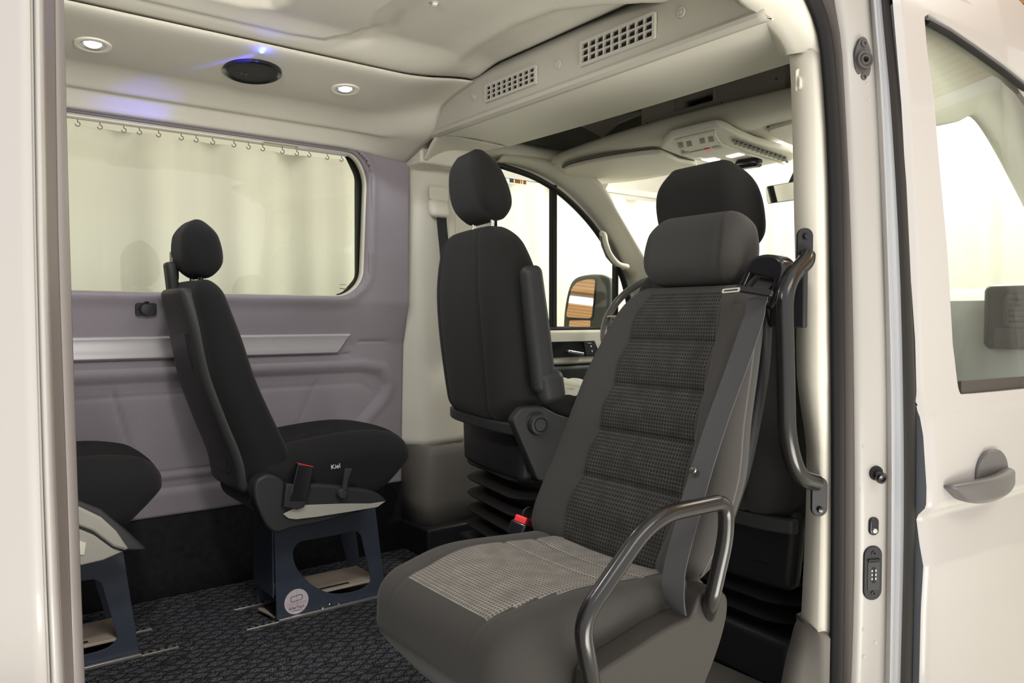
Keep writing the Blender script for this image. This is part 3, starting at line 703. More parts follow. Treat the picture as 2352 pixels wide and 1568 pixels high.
# right cab door, seen from outside
def door_right():
    d = D.objects.new('door_1', None); COL.objects.link(d); struct(d)
    TAB = [(-.1, .80), (.072, .803), (.24, .802), (.341, .798), (.388, .807), (.444, .815), (.455, .811), (.472, .797), (.482, .794), (.52, .794), (.636, .803), (.677, .811), (.689, .816), (.732, .826), (.831, .832), (1.068, .841), (1.386, .863), (1.629, .887), (1.8, .92)]
    def S(x, z, off): return Vector((x, lerp(TAB, z)-.012*sstep(1.772, 1.795, x)-.033*min(1.2, max(0, x-1.775)/.42)+.10*max(0, x-2.4)**2+off, z))
    OFF = 0.0
    def PX(px, py, off=0.0):
        p = at_side(px, py, -.04)
        for _ in range(14):
            y = .5*p.y+.5*S(p.x, p.z, off).y; p = at(px, py, 'Y', y)
        return (p.x, p.z)
    wpx = [(2127, 46), (2133, 120), (2148, 237), (2165, 420), (2181, 600), (2190, 740), (2199, 868), (2206, 905), (2240, 903), (2300, 898), (2352, 893), None, (2352, 192), (2300, 150), (2240, 106), (2180, 66), (2140, 38)]
    k_ = wpx.index(None); inner = [PX(a, b) for a, b in wpx[:k_]]+[(2.5, .712), (2.75, .74), (2.85, .95), (2.75, 1.18), (2.62, 1.36), (2.50, 1.48)]+[PX(a, b) for a, b in wpx[k_+1:]]
    outer = [(1.775, 1.82), (1.775, .702), (3.1, .702), (3.1, 1.1), (2.85, 1.45)]+[PX(a, b) for a, b in ((2440, 120), (2330, -10), (2285, -60), (2240, -90))]
    # resample both rings by angle around the window centre
    def resample(poly, n, c):
        res = []
        for k in range(n):
            a = 2*math.pi*k/n; dx, dy = math.cos(a), math.sin(a); best = None
            for i in range(len(poly)):
                (x1, y1), (x2, y2) = poly[i-1], poly[i]; ex, ey = x2-x1, y2-y1; den = dx*ey-dy*ex
                if abs(den) < 1e-12: continue
                t = ((x1-c[0])*ey-(y1-c[1])*ex)/den; u = ((x1-c[0])*dy-(y1-c[1])*dx)/den
                if t > 0 and -1e-9 <= u <= 1+1e-9 and (best is None or t > best): best = t
            res.append((c[0]+dx*best, c[1]+dy*best))
        return res
    c = (2.22, 1.10); n = 420; ri = resample(inner, n, c); ro = resample(outer, n, c); rows = []
    for k in range(41):
        u = (k/40); rows.append([S(a[0]+(b[0]-a[0])*u, a[1]+(b[1]-a[1])*u, .02*(1-sstep(0, .04, u))) for a, b in zip(ri, ro)])
    o = grid('door_skin', rows, white_p, d, closed=True, auto=None)
    zs = sorted(set([.702-.012*k for k in range(65)]+[.444, .455, .472, .482, .677, .689, .388, .341]))
    xs = [1.775, 1.778, 1.783, 1.79, 1.80]+[1.83+.045*k for k in range(31)]
    grid('lower_door_skin', [[S(x, z, 0) for x in xs] for z in zs], white_p, d, auto=None)
    grid('door_edge', [[S(1.775, z, 0), S(1.777, z, .012)+Vector((.004, 0, 0)), S(1.775, z, .05)+Vector((.02, 0, 0))] for z in zs+[.72+.05*k for k in range(19)]], bluegrey, d)
    # hem around the outside edge and the rear edge return
    # glass, seal, sill
    grid('pane', [[S(c[0]+(a[0]-c[0])*u, c[1]+(a[1]-c[1])*u, .020) for a in ri] for u in (.02, .25, .5, .75, 1)], glass_r, d, closed=True, auto=None)
    top = [(2400, 243), (2352, 197), (2300, 156), (2240, 113), (2180, 72), (2128, 44)]
    sweep('window_seal', [S(*PX(a, b+6, .012), .012) for a, b in top], .0085, rubber, d, n=10)
    sweep('window_seal', [S(*PX(a, b-4, .006), .006) for a, b in top], .005, handle_m, d, n=8)
    sl = [(2203, 890), (2352, 878), (2650, 852)]
    sweep('window_sill', [S(*PX(a, b, .008), .008) for a, b in sl], .016, rubber_b, d, ry=.016, prof=[(.3, 1), (-.5, .9), (-1, -1), (.3, -1)])
    # handle
    h = D.objects.new('door_handle', None); COL.objects.link(h); h.parent = d
    x0, z0 = PX(2208, 1142, -.03); x1, z1 = PX(2340, 1100, -.03); c_ = (S(x0, z0, -.03)+S(x1, z1, -.03))/2; L = (S(x1, z1, 0)-S(x0, z0, 0)).length
    Mh = frame(c_, (-.08, -1, 0), (x1-x0, 0, (z1-z0)))
    o = rbox('grip', (L, .058, .032), .014, (24, 4, 3), handle_m, h, deform=lambda q: (q.x+.02*(q.y/.02)*(q.x < 0)*-1*abs(q.x)/(L/2), q.y*(1-.30*(q.x/(L/2))**4)-.010*(q.x/(L/2))**2*0+.008*(1-(q.x/(L/2))**2)*-1+.006, q.z-.022*(q.x/(L/2))**2), M=Mh)
    o['label'] = 'grey pull grip'
    xc, zc = PX(2278, 1085, -.004)
    o = rbox('grip_recess', (.150, .112, .012), .006, (12, 12, 2), MATS['grey_door_handle_plastic'], h, deform=lambda q: (q.x*(max(.05, 1-max(0, (q.y+.03)/.088)**3.2))**.6, q.y, q.z), M=frame(S(xc, zc, -.004), (-.08, -1, 0), (1, 0, .0)))
    # inner frame (door lining behind the glass)
    return S, OFF
S_, OFF_ = door_right()
# roof gutter and body side above the cab door
def roof_side():
    rows = []
    P1 = [(2036, -60), (2160, -30), (2230, 20), (2300, 72), (2352, 118), (2440, 200), (2560, 340)]
    P2 = [(2180, -80), (2262, -40), (2302, 15), (2335, 58), (2362, 100), (2440, 180), (2565, 330)]
    for (a, b), (c, d) in zip(P1, P2):
        p = at_side(a, b, -.02); q = at_side(c, d, .07); rows.append([p, p.lerp(q, .5)+Vector((0, -.012, .006)), q, q+Vector((.0, .03, -.02))])
    struct(grid('trim_15', rows, white_p, t=.004, auto=None))
    sw = sweep('trim_16', smooth_path([at_side(a, b-4, -.04) for a, b in P1], 5), .008, white_p); struct(sw)
    sw = sweep('trim_17', smooth_path([at_side(a-3, b+6, -.038) for a, b in P1], 5), .004, rubber_b); struct(sw)
roof_side()
# left door panel: the opened sliding door edge on the far left of the opening
def door_left():
    d = D.objects.new('door_2', None); COL.objects.link(d); struct(d)
    ysl = [-80, 0, 260, 533, 700, 860, 1130, 1350, 1640]
    E0 = [(-80, -80), (1640, -80)]; E1 = [(-80, 66), (0, 68), (533, 76), (1130, 92), (1568, 108), (1640, 111)]; E2 = [(-80, 80), (0, 82), (533, 89), (1130, 105), (1568, 122), (1640, 125)]
    E3 = [(-80, 90), (0, 93), (533, 102), (1130, 120), (1568, 140), (1640, 143)]; E4 = [(-80, 120), (0, 122), (533, 129), (1130, 150), (1568, 165), (1640, 168)]; E5 = [(-80, 139), (0, 142), (533, 155), (1130, 174), (1568, 190), (1640, 193)]
    def st(name, a, b, ya, yb, mat, bul=0, n=6):
        rows = []
        for y in ysl:
            p = at(slerp(a, y), y, 'Y', ya); q = at(slerp(b, y), y, 'Y', yb); rows.append([p.lerp(q, k/n)-Vector((0, bul*math.sin(math.pi*k/n), 0)) for k in range(n+1)])
        return grid(name, rows, mat, d, t=.003, auto=None)
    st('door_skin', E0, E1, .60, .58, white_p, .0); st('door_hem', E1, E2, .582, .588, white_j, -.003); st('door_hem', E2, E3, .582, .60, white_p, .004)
    st('door_edge', E3, E4, .61, .66, pm('grey_brown_edge', (.16, .135, .125), .4), .0); st('door_seal', E4, E5, .66, .70, pm('grey_seal', (.24, .22, .215), .4), .010)
    rows = [[at(slerp(E5, y), y, 'Y', .70), at(slerp(E5, y), y, 'Y', .70)+Vector((-.10, .05, 0))] for y in ysl]; grid('door_return', rows, rubber_b, d, t=.003)
door_left()
struct(box('wall_right', (-.9, .84, -.4), (.06, .86, 1.75), white_p, b=0))

# grab handle on the near pillar
def grab():
    top = at_side(1848, 572, .075); bot = at_side(1881, 1140, .065)
    t = thing('grab_handle', 'gloss black tubular grab handle bolted to the near door pillar', 'grab handle', bot)
    o = bot; mid1 = at_side(1800, 690, .055)-Vector((0.0, .0, 0)); mid2 = at_side(1808, 1010, .055)
    a = at_side(1851, 592, .066); b = at_side(1873, 1108, .056)
    pts = [a+Vector((.004, .0, .004)), a+Vector((-.012, -.008, -.008)), mid1+Vector((0, 0, .03)), mid2, at_side(1832, 1095, .05), b]
    path = fillet(pts, [0, .02, .09, .12, .05, 0], 10); sweep('bar', [p-o for p in path], .0175, tubem, t, n=20)
    for q, h, s in ((top, .088, 1), (bot, .082, -1)):
        M = frame(q-o, (-.55, -.83, 0), (0, 0, 1)); plate('mounting_plate', [rrect(h, .034, .0165)], .008, black_pl, t, M, b=.002)
        lathe('bolt', [(0, .008), (.005, .0075), (.0065, .004), (.0065, 0)], black_gl, t, M @ Matrix.Translation((s*.026, 0, .003)), 16)
grab()

# ------------------------------------------------------------------ seats
def base_seat(name, label, X0, cover):
    """single passenger seat on a slate plate base, local x forward"""
    Yc = 2.29; t = thing(name, label, 'seat', (X0, Yc, 0), group=None)
    # base frame: near and far side plates, end plates, floor plate
    def loc(px, py, Y=2.205):
        p = at(px, py, 'Y', Y); return (p.x-.8, p.z)
    out = [loc(635, 1434), (loc(885, 1378)[0], loc(635, 1434)[1]), loc(861, 1180), (loc(622, 1215)[0]+.012, .30), (loc(622, 1215)[0]+.012, .28)]
    out = [(.006, .008), (.366, .008), (.328, .312), (.000, .312)]
    hole = [loc(a, b) for a, b in ((672, 1268), (685, 1246), (705, 1240), (760, 1230), (808, 1220), (822, 1222), (829, 1232), (836, 1262), (850, 1322), (848, 1338), (830, 1352), (790, 1362), (756, 1361), (720, 1345), (698, 1325), (680, 1302))]
    hole = [(p.x, p.y) for p in smooth_path([Vector((a, b, 0)) for a, b in hole], 3, True)]
    M1 = frame((0, -.085, 0), (0, -1, 0), (1, 0, 0)); M1 = Matrix(((1, 0, 0, 0), (0, 0, -1, -.085), (0, 1, 0, 0), (0, 0, 0, 1)))
    M2 = Matrix(((1, 0, 0, 0), (0, 0, -1, .086), (0, 1, 0, 0), (0, 0, 0, 1)))
    b0 = D.objects.new('seat_base', None); COL.objects.link(b0); b0.parent = t
    plate('side_plate', [out, hole], .005, slate, b0, M1, b=.001); plate('side_plate', [out, hole], .005, slate, b0, M2, b=.001)
    v = [(-.002, -.085, .07), (-.002, .086, .07), (-.004, .086, .312), (-.004, -.085, .312)]
    box('end_plate', (-.004, -.083, .075), (.0, .084, .312), slate, b0, b=0)
    box('top_plate', (-.01, -.09, .308), (.33, .09, .318), slate, b0, b=0)
    box('floor_panel', (.03, -.080, .052), (.345, .082, .060), tan_pl, b0, b=.002); box('floor_slot', (.12, -.066, .0602), (.25, -.054, .0608), rubber, b0, b=0)
    o = plate('corner_gusset', [[(0, 0), (.0, .085), (-.012, .10), (-.018, .09)]], .004, tan_pl, b0, Matrix(((1, 0, 0, .002), (0, 1, 0, -.08), (0, 0, 1, .014), (0, 0, 0, 1))))
    for a, bb in ((740, 1393), (758, 1390), (777, 1386)):
        x, z = loc(a, bb); lathe('base_screw', [(0, .004), (.0035, .0035), (.0045, .0)] if a != 758 else [(.0055, .001), (.006, .002), (.008, .0)], chrome, b0, frame((x, -.0885, z), (0, -1, 0)), 12)
    # cushion
    lx, W_ = .50, .40
    def dc(q):
        x, y, z = q; u = y/(W_/2); tp = sstep(-.02, .09, z); bt = sstep(.02, -.10, z); fr = sstep(.06, .25, x)
        z2 = z+tp*(-.028*abs(u)**3-.012*(1-sstep(-.25, .1, x))+.012*math.cos(x*7)*(1-u*u)-.020*fr**2-.0035*g(abs(y)-.125, .006))+bt*.03*fr
        return (x-.05*fr*bt, y*(1-.03*fr)*(1+.02*math.cos(x*6))*(1-.05*bt), z2)
    rbox('cushion', (lx, W_, .215), .055, (44, 40, 8), [cloth_b, check_k], t, deform=dc, slot=lambda p: 1 if (abs(p.y) < .125 and p.z > .08) else 0, uvf=lambda p: (p.y, p.x), M=Matrix.Translation((.165, 0, .448)) @ Matrix.Rotation(-.03, 4, 'Y'))
    # backrest
    H_ = .60; spine = [(0, -.02), (.10, -.045), (.22, -.075), (.36, -.125), (.50, -.165), (.60, -.195)]
    spine = [(0, -.048), (.10, -.062), (.22, -.105), (.34, -.145), (.48, -.172), (.60, -.20)]
    def db(q):
        x, y, z = q; s = z+H_/2; u = y/.2
        w = slerp([(0, .92), (.2, 1.0), (.4, .98), (.52, .9), (.60, .80)], s)
        fx = sstep(-.035, .035, x)
        x += fx*(.020*abs(u)**2*sstep(.55, .3, s)-.008*(1-u*u)+.018*sstep(.35, .05, s))+(1-fx)*.012*abs(u)**2
        x *= slerp([(0, 1.05), (.4, 1), (.6, .78)], s)
        return (x+slerp(spine, s), y*w, z)
    rbox('backrest', (.105, .40, H_), .048, (4, 36, 56), [cloth_b, check_k], t, deform=db, slot=lambda p: 1 if (abs(p.y) < .115 and p.x > .04 and p.z < .15) else 0, uvf=lambda p: (p.y, p.z), M=Matrix.Translation((.0, 0, .705)))
    # hard back shell
    def ds(q):
        x, y, z = q; s = z+.29+.02; u = y/.16
        w = slerp([(0, 1.1), (.3, 1.08), (.5, .95), (.62, .80)], s)
        return (x+slerp(spine, s)-.046+.020*abs(u)**3, y*w, z)
    rbox('back_shell', (.05, .27, .575), .02, (3, 24, 40), dark_pl, t, deform=ds, M=Matrix.Translation((0, 0, .695)))
    rbox('back_pocket', (.012, .18, .40), .006, (2, 10, 20), black_pl, t, deform=lambda q: (q.x+slerp(spine, q.z+.24)-.072, q.y, q.z), M=Matrix.Translation((0, 0, .66)))
    rbox('shell_handle', (.02, .13, .03), .008, (2, 6, 2), rubber, t, M=Matrix.Translation((-.243, 0, .925)))
    # belt outlet tower at the far shoulder
    rbox('belt_tower', (.030, .05, .17), .012, (3, 4, 8), dark_pl, t, deform=lambda q: (q.x-.10*q.z, q.y, q.z), M=Matrix.Translation((-.236, .055, .975)))
    rbox('belt_tower_cap', (.016, .045, .085), .005, (2, 3, 6), black_gl, t, M=Matrix.Translation((-.232, .055, 1.050)))
    # headrest
    def dh(q):
        x, y, z = q; s = (z+.08)/.16; w = slerp([(0, .90), (.4, 1.0), (.8, .92), (1, .80)], s); k = slerp([(0, .80), (.35, 1.08), (.7, .98), (1, .62)], s)
        return (x*k+.004-.014*s, y*w, z)
    rbox('headrest', (.105, .19, .165), .05, (4, 10, 6), cloth_b, t, deform=dh, M=Matrix.Translation((-.182, 0, 1.094)), k=6)
    for s in (-1, 1): sweep('headrest_post', [(-.188, s*.045, .98), (-.185, s*.045, 1.04)], .007, chrome if s > 0 else black_gl, t, n=10)
    # recliner side cover, buckle, lever on the near side
    if cover == 'dark':
        def lc(px, py, Y=2.06): p = at(px, py, 'Y', Y); return (p.x-.8, p.z)
        ol = [(583, 1120), (590, 1102), (608, 1091), (628, 1091), (648, 1101), (662, 1113), (715, 1111), (760, 1114), (810, 1120), (852, 1126), (872, 1135), (886, 1147), (886, 1152), (868, 1163), (800, 1183), (735, 1201), (672, 1213), (636, 1224), (612, 1208), (594, 1172), (585, 1145)]
        ol = [lc(a, b) for a, b in ol]; ol = [(p.x, p.y) for p in smooth_path([Vector((a, b, 0)) for a, b in ol], 3, True)]
        MS = lambda y: Matrix(((1, 0, 0, 0), (0, 0, -1, y), (0, 1, 0, 0), (0, 0, 0, 1)))
        plate('side_cover', [ol], .055, cover_bk, t, MS(-.205), b=.008)
        st = [lc(a, b, 2.053) for a, b in ((650, 1180), (686, 1160), (704, 1159), (790, 1156), (850, 1156), (884, 1151), (866, 1164), (800, 1175), (730, 1186), (680, 1192), (662, 1190))]
        o = plate('cover_inlay', [st], .004, cover_l, t, MS(-.2375), b=.001); o['label'] = 'pale grey inlay'
        # buckle holder and buckle
        hold = [lc(a, b, 2.045) for a, b in ((655, 1111), (714, 1110), (698, 1163), (682, 1169), (650, 1164))]
        plate('buckle_pocket', [hold], .022, cover_bk, t, MS(-.240), b=.004)
        bk = [lc(a, b, 2.045) for a, b in ((682, 1064), (719, 1072), (703, 1150), (662, 1150))]
        o = plate('buckle', [bk], .020, black_gl, t, MS(-.242), b=.003)
        rp = [lc(a, b, 2.045) for a, b in ((684, 1063), (719, 1071), (718, 1076), (683, 1068))]
        o = plate('buckle_button', [rp], .016, red_pl, t, MS(-.242)); o['label'] = 'red release button'
        kx, kz = lc(788, 1134, 2.04)
        lathe('recline_knob', [(0, .018), (.012, .017), (.0145, .012), (.0145, 0)], dark_pl, t, frame((kx, -.235, kz), (0, -1, 0)), 24)
        lv = [lc(a, b, 2.04) for a, b in ((786, 1126), (793, 1076), (810, 1076), (801, 1100), (797, 1124))]
        plate('recline_lever', [lv], .008, dark_pl, t, MS(-.246), b=.002)
        x, z = lc(770, 1071, 2.085); text('seat_tag', 'Kiel', .019, tagw, t, Matrix.Translation((x, -.2075, z)) @ Matrix.Rotation(math.pi/2, 4, 'X') @ Matrix.Rotation(.07, 4, 'Z'), .0006)
        # sticker on the base
        sx, sz = loc(680, 1380); Ms = frame((sx, -.0882, sz), (0, -1, 0), (1, 0, 0)) ; Ms = Matrix(((1, 0, 0, sx), (0, 0, -1, -.0885), (0, 1, 0, sz), (0, 0, 0, 1)))
        disc = [(.0375*math.cos(a*math.pi/24), .0375*math.sin(a*math.pi/24)) for a in range(48)]
        s_ = plate('base_sticker', [disc], .0008, sticker_m, b0, Ms)
        ow = rrect(.038, .017, .007, 5, .001, .010); iw = rrect(.035, .014, .006, 5, .001, .010)
        plate('sticker_drawing', [ow, iw], .0004, ink, b0, Ms @ Matrix.Translation((0, 0, .0006)) @ Matrix.Rotation(.08, 4, 'Z'))
        plate('sticker_line', [[(-.0003, -.012), (.0003, -.012), (.0003, .033), (-.0003, .033)]], .0003, ink_r, b0, Ms @ Matrix.Translation((.001, 0, .0006)))
        for yy in (-.004, -.009): plate('sticker_line', [[(-.03, yy), (.03, yy), (.03, yy+.0006), (-.03, yy+.0006)]], .0003, ink_r, b0, Ms @ Matrix.Translation((0, 0, .0006)))
        text('sticker_text', 'AllerTech', .0125, ink, b0, Ms @ Matrix.Translation((0, -.018, .0007)), .0002)
        text('sticker_text', 'www.allertech.se', .005, ink, b0, Ms @ Matrix.Translation((0, -.0265, .0007)), .0002)
    else:
        MS = lambda y: Matrix(((1, 0, 0, 0), (0, 0, -1, y), (0, 1, 0, 0), (0, 0, 0, 1)))
        def lc(px, py, Y=2.06): p = at(px, py, 'Y', Y); return (p.x-X0, p.z)
        a_ = [(60, 1150), (120, 1143), (180, 1151), (235, 1172), (290, 1218), (339, 1263), (330, 1268), (285, 1268), (240, 1290), (190, 1304), (110, 1316), (60, 1290), (40, 1220)]
        ol = [lc(a, b) for a, b in a_]; plate('side_cover', [ol], .04, dark_pl, t, MS(-.195), b=.006)
        c1 = [lc(a, b, 2.05) for a, b in ((70, 1170), (130, 1160), (185, 1166), (235, 1190), (270, 1222), (297, 1262), (290, 1267), (262, 1258), (215, 1222), (178, 1208), (120, 1200), (70, 1205))]
        plate('cover_inlay', [c1], .016, cover_l, t, MS(-.222), b=.006)
        c2 = [lc(a, b, 2.055) for a, b in ((60, 1212), (120, 1208), (178, 1214), (220, 1232), (262, 1262), (285, 1270), (240, 1290), (190, 1302), (110, 1312), (62, 1285))]
        plate('cover_inlay', [c2], .012, cover_l, t, MS(-.215), b=.004)
        c3 = [lc(a, b, 2.05) for a, b in ((182, 1244), (200, 1250), (196, 1278), (182, 1278))]; plate('cover_button', [c3], .003, MATS['beige_trim_plastic'], t, MS(-.2225), b=.001)
    # seat rail left in the floor
    return t
base_seat('passenger_seat', 'black single passenger seat on a slate base with round sticker, facing forward', .80, 'dark')
base_seat('passenger_seat', 'rearmost black passenger seat with pale grey side cover, cut off by the door edge', .067, 'pale')
def floor_rail(x0, x1, y, lab):
    t = thing('floor_rail', lab, 'rail', (x0, y, .001)); L = x1-x0
    box('track', (0, -.009, -.004), (L, .009, .004), alu, t, b=.001)
    n = int(.09/.022)
    outs = []
    for i in range(int(L/.02)):
        if i*.02 < .10 or i*.02 > L-.16: outs.append(i*.02+.01)
    for part in ([c for c in outs if c < L/2], [c for c in outs if c >= L/2]):
        v = []; f = []
        for c in part:
            b = len(v); v += [(c+.006*math.cos(k*math.pi/4), .006*math.sin(k*math.pi/4), .0046) for k in range(8)]; f.append(tuple(range(b, b+8)))
        if f: mesh('track_slots', v, f, rubber, t, False)
floor_rail(-.05, .53, 2.205-.003, 'near seat rail set in the carpet under the rearmost seat'); floor_rail(-.05, .50, 2.376, 'far seat rail set in the carpet under the rearmost seat')
floor_rail(.715, 1.23, 2.205-.003, 'near seat rail set in the carpet under the stickered seat base'); floor_rail(.735, 1.20, 2.376, 'far seat rail set in the carpet under the stickered seat base')
bx = box('rail_cap', (.808, 2.188, .004), (1.17, 2.199, .011), alu, b=.001); tag(bx, 'thin bright metal strip along the foot of the stickered seat base', 'strip')
bx = box('rail_cap', (.06, 2.188, .004), (.436, 2.199, .011), alu, b=.001); tag(bx, 'thin bright metal strip along the foot of the rearmost seat base', 'strip')

def front_seat(name, label, loc, rz, lift, cover, sg=-1):
    """cab seat, local x forward, origin on the cab floor below the rear face of the backrest"""
    t = thing(name, label, 'seat', loc, rz)
    z0 = lift; Wd = .53
    # backrest
    H_ = .62
    def lean(s): return -.10*s+.05*math.sin(s/H_*math.pi)*0
    def db(q):
        x, y, z = q; s = z+H_/2; u = y/(Wd/2)
        w = slerp([(0, .88), (.15, .97), (.35, 1.0), (.5, .93), (.58, .80), (.62, .66)], s)
        fx = sstep(-.05, .05, x); x += (1-fx)*(.030*abs(u)**3+.006*g(abs(y)-.165, .006))+fx*.030*abs(u)**2
        x *= slerp([(0, 1), (.4, 1), (.62, .6)], s)
        return (x+lean(s)+.085, y*w, z)
    rbox('backrest', (.18, Wd, H_), .065, (5, 44, 56), [cloth_k, cloth_k], t, deform=db, M=Matrix.Translation((0, 0, z0+.565+H_/2)), k=6)
    # headrest
    def dh(q):
        x, y, z = q; s = (z+.1)/.2; w = slerp([(0, .96), (.3, 1.02), (.7, .90), (1, .68)] if sg < 0 else [(0, .98), (.3, 1.06), (.7, 1.04), (1, .80)], s); k = slerp([(0, .75), (.3, 1.05), (.7, .95), (1, .6)], s)
        return (x*k-.05*s, y*w, z)
    rbox('headrest', (.115, .285, .222), .05, (5, 16, 14), cloth_k, t, deform=dh, M=Matrix.Translation((.060, 0, z0+1.322)), k=6)
    for s in (-1, 1): sweep('headrest_post', [(.045, s*.075, z0+1.12), (.055, s*.075, z0+1.24)], .006, chrome, t, n=10)
    # cushion
    def dc(q):
        x, y, z = q; u = y/.25
        if z > 0: z += .020*abs(u)**2-.01*sstep(.1, .24, x)
        if z > 0: z -= .006*(g(x-.05, .012)+g(x+.08, .012)+g(x-.16, .012)+g(abs(y)-.14, .01))
        return (x, y, z)
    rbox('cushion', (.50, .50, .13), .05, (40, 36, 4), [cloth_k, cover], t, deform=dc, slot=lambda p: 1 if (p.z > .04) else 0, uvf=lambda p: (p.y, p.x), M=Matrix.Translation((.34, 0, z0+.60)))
    # lower back panel with cross bar
    v2 = [(-.26, .60), (.26, .60), (.22, .44), (-.20, .44)]
    def dl(q):
        x, y, z = q; return (x-.01*(y/.25)**2*0+.02*(y/.25)**2, y*(1+.4*z), z)
    rbox('lower_shell', (.05, .47, .20), .02, (3, 16, 8), black_pl, t, deform=dl, M=Matrix.Translation((.085, 0, z0+.495)))
    rbox('cross_bar', (.024, .52, .036), .007, (2, 16, 2), dark_pl, t, deform=lambda q: (q.x+.03*(q.y/.26)**4, q.y, q.z), M=Matrix.Translation((.022, 0, z0+.566)))
    rbox('seat_pan', (.48, .46, .09), .02, (4, 4, 2), black_pl, t, M=Matrix.Translation((.32, 0, z0+.50)))
    # suspension bellows
    bz0, bz1 = .13, z0+.46; n = max(4, int(round((bz1-bz0)/.055))); rows = []
    def ringz(w, d, z):
        return [(.30+a, b, z) for a, b in rrect(d, w, .09, 6)]
    rows.append(ringz(.44, .44, bz0))
    for i in range(n):
        za = bz0+(bz1-bz0)*i/n; zb = bz0+(bz1-bz0)*(i+1)/n
        for u, w in ((.10, .385), (.25, .37), (.5, .385), (.72, .46), (.84, .472), (.94, .46)): rows.append(ringz(w, w, za+(zb-za)*u))
    rows.append(ringz(.40, .40, bz1)); grid('bellows', rows, rubber, t, closed=True, auto=50)
    box('pedestal', (.06, -.24, 0), (.54, .24, .135), black_pl, t, b=.02)
    # recliner cover with knob on the inboard side
    MS = Matrix(((1, 0, 0, 0), (0, 0, -1, sg*.275), (0, 1, 0, z0), (0, 0, 0, 1)))
    ol = [(.015, .60), (.045, .635), (.115, .637), (.165, .61), (.24, .585), (.50, .58), (.52, .50), (.42, .44), (.16, .40), (.10, .415)]
    plate('side_cover', [[(p.x, p.y) for p in fillet([Vector((a, b, 0)) for a, b in ol], .012, 4, True)]], .04, dark_pl, t, MS, b=.006)
    lathe('adjust_knob', [(0, .036), (.018, .036), (.020, .032), (.022, .037), (.029, .035), (.032, .028), (.032, .012), (.036, .008), (.036, 0)], dark_pl, t, frame((.095, sg*.285, z0+.585), (0, sg, 0)), 22)
    # folded armrest
    Ma = Matrix.Translation((.095, sg*.300, z0+.865)) @ Matrix.Rotation(-.13, 4, 'Y')
    rbox('armrest', (.075, .055, .38), .024, (3, 3, 14), dark_pl, t, deform=lambda q: (q.x*(1-.15*(q.z > 0)*q.z/.2), q.y, q.z), M=Ma)
    rbox('armrest_hinge', (.088, .06, .10), .028, (3, 3, 3), dark_pl, t, M=Matrix.Translation((.135, sg*.305, z0+.695)) @ Matrix.Rotation(-.15, 4, 'Y'))
    # buckle stalk
    sweep('buckle_stalk', [(.22, sg*.30, z0+.48), (.26, sg*.30, z0+.60)], .008, rubber, t, n=8)
    rbox('buckle', (.04, .028, .062), .010, (3, 3, 3), black_pl, t, M=Matrix.Translation((.265, sg*.30, z0+.625)) @ Matrix.Rotation(.3, 4, 'Y'))
    return t
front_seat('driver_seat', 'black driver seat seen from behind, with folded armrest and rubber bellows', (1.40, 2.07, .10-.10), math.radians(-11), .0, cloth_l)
front_seat('front_passenger_seat', 'black front passenger seat partly hidden behind the rear-facing seat', (1.55, 1.258, 0), math.radians(-4), -.148, cloth_d, 1)

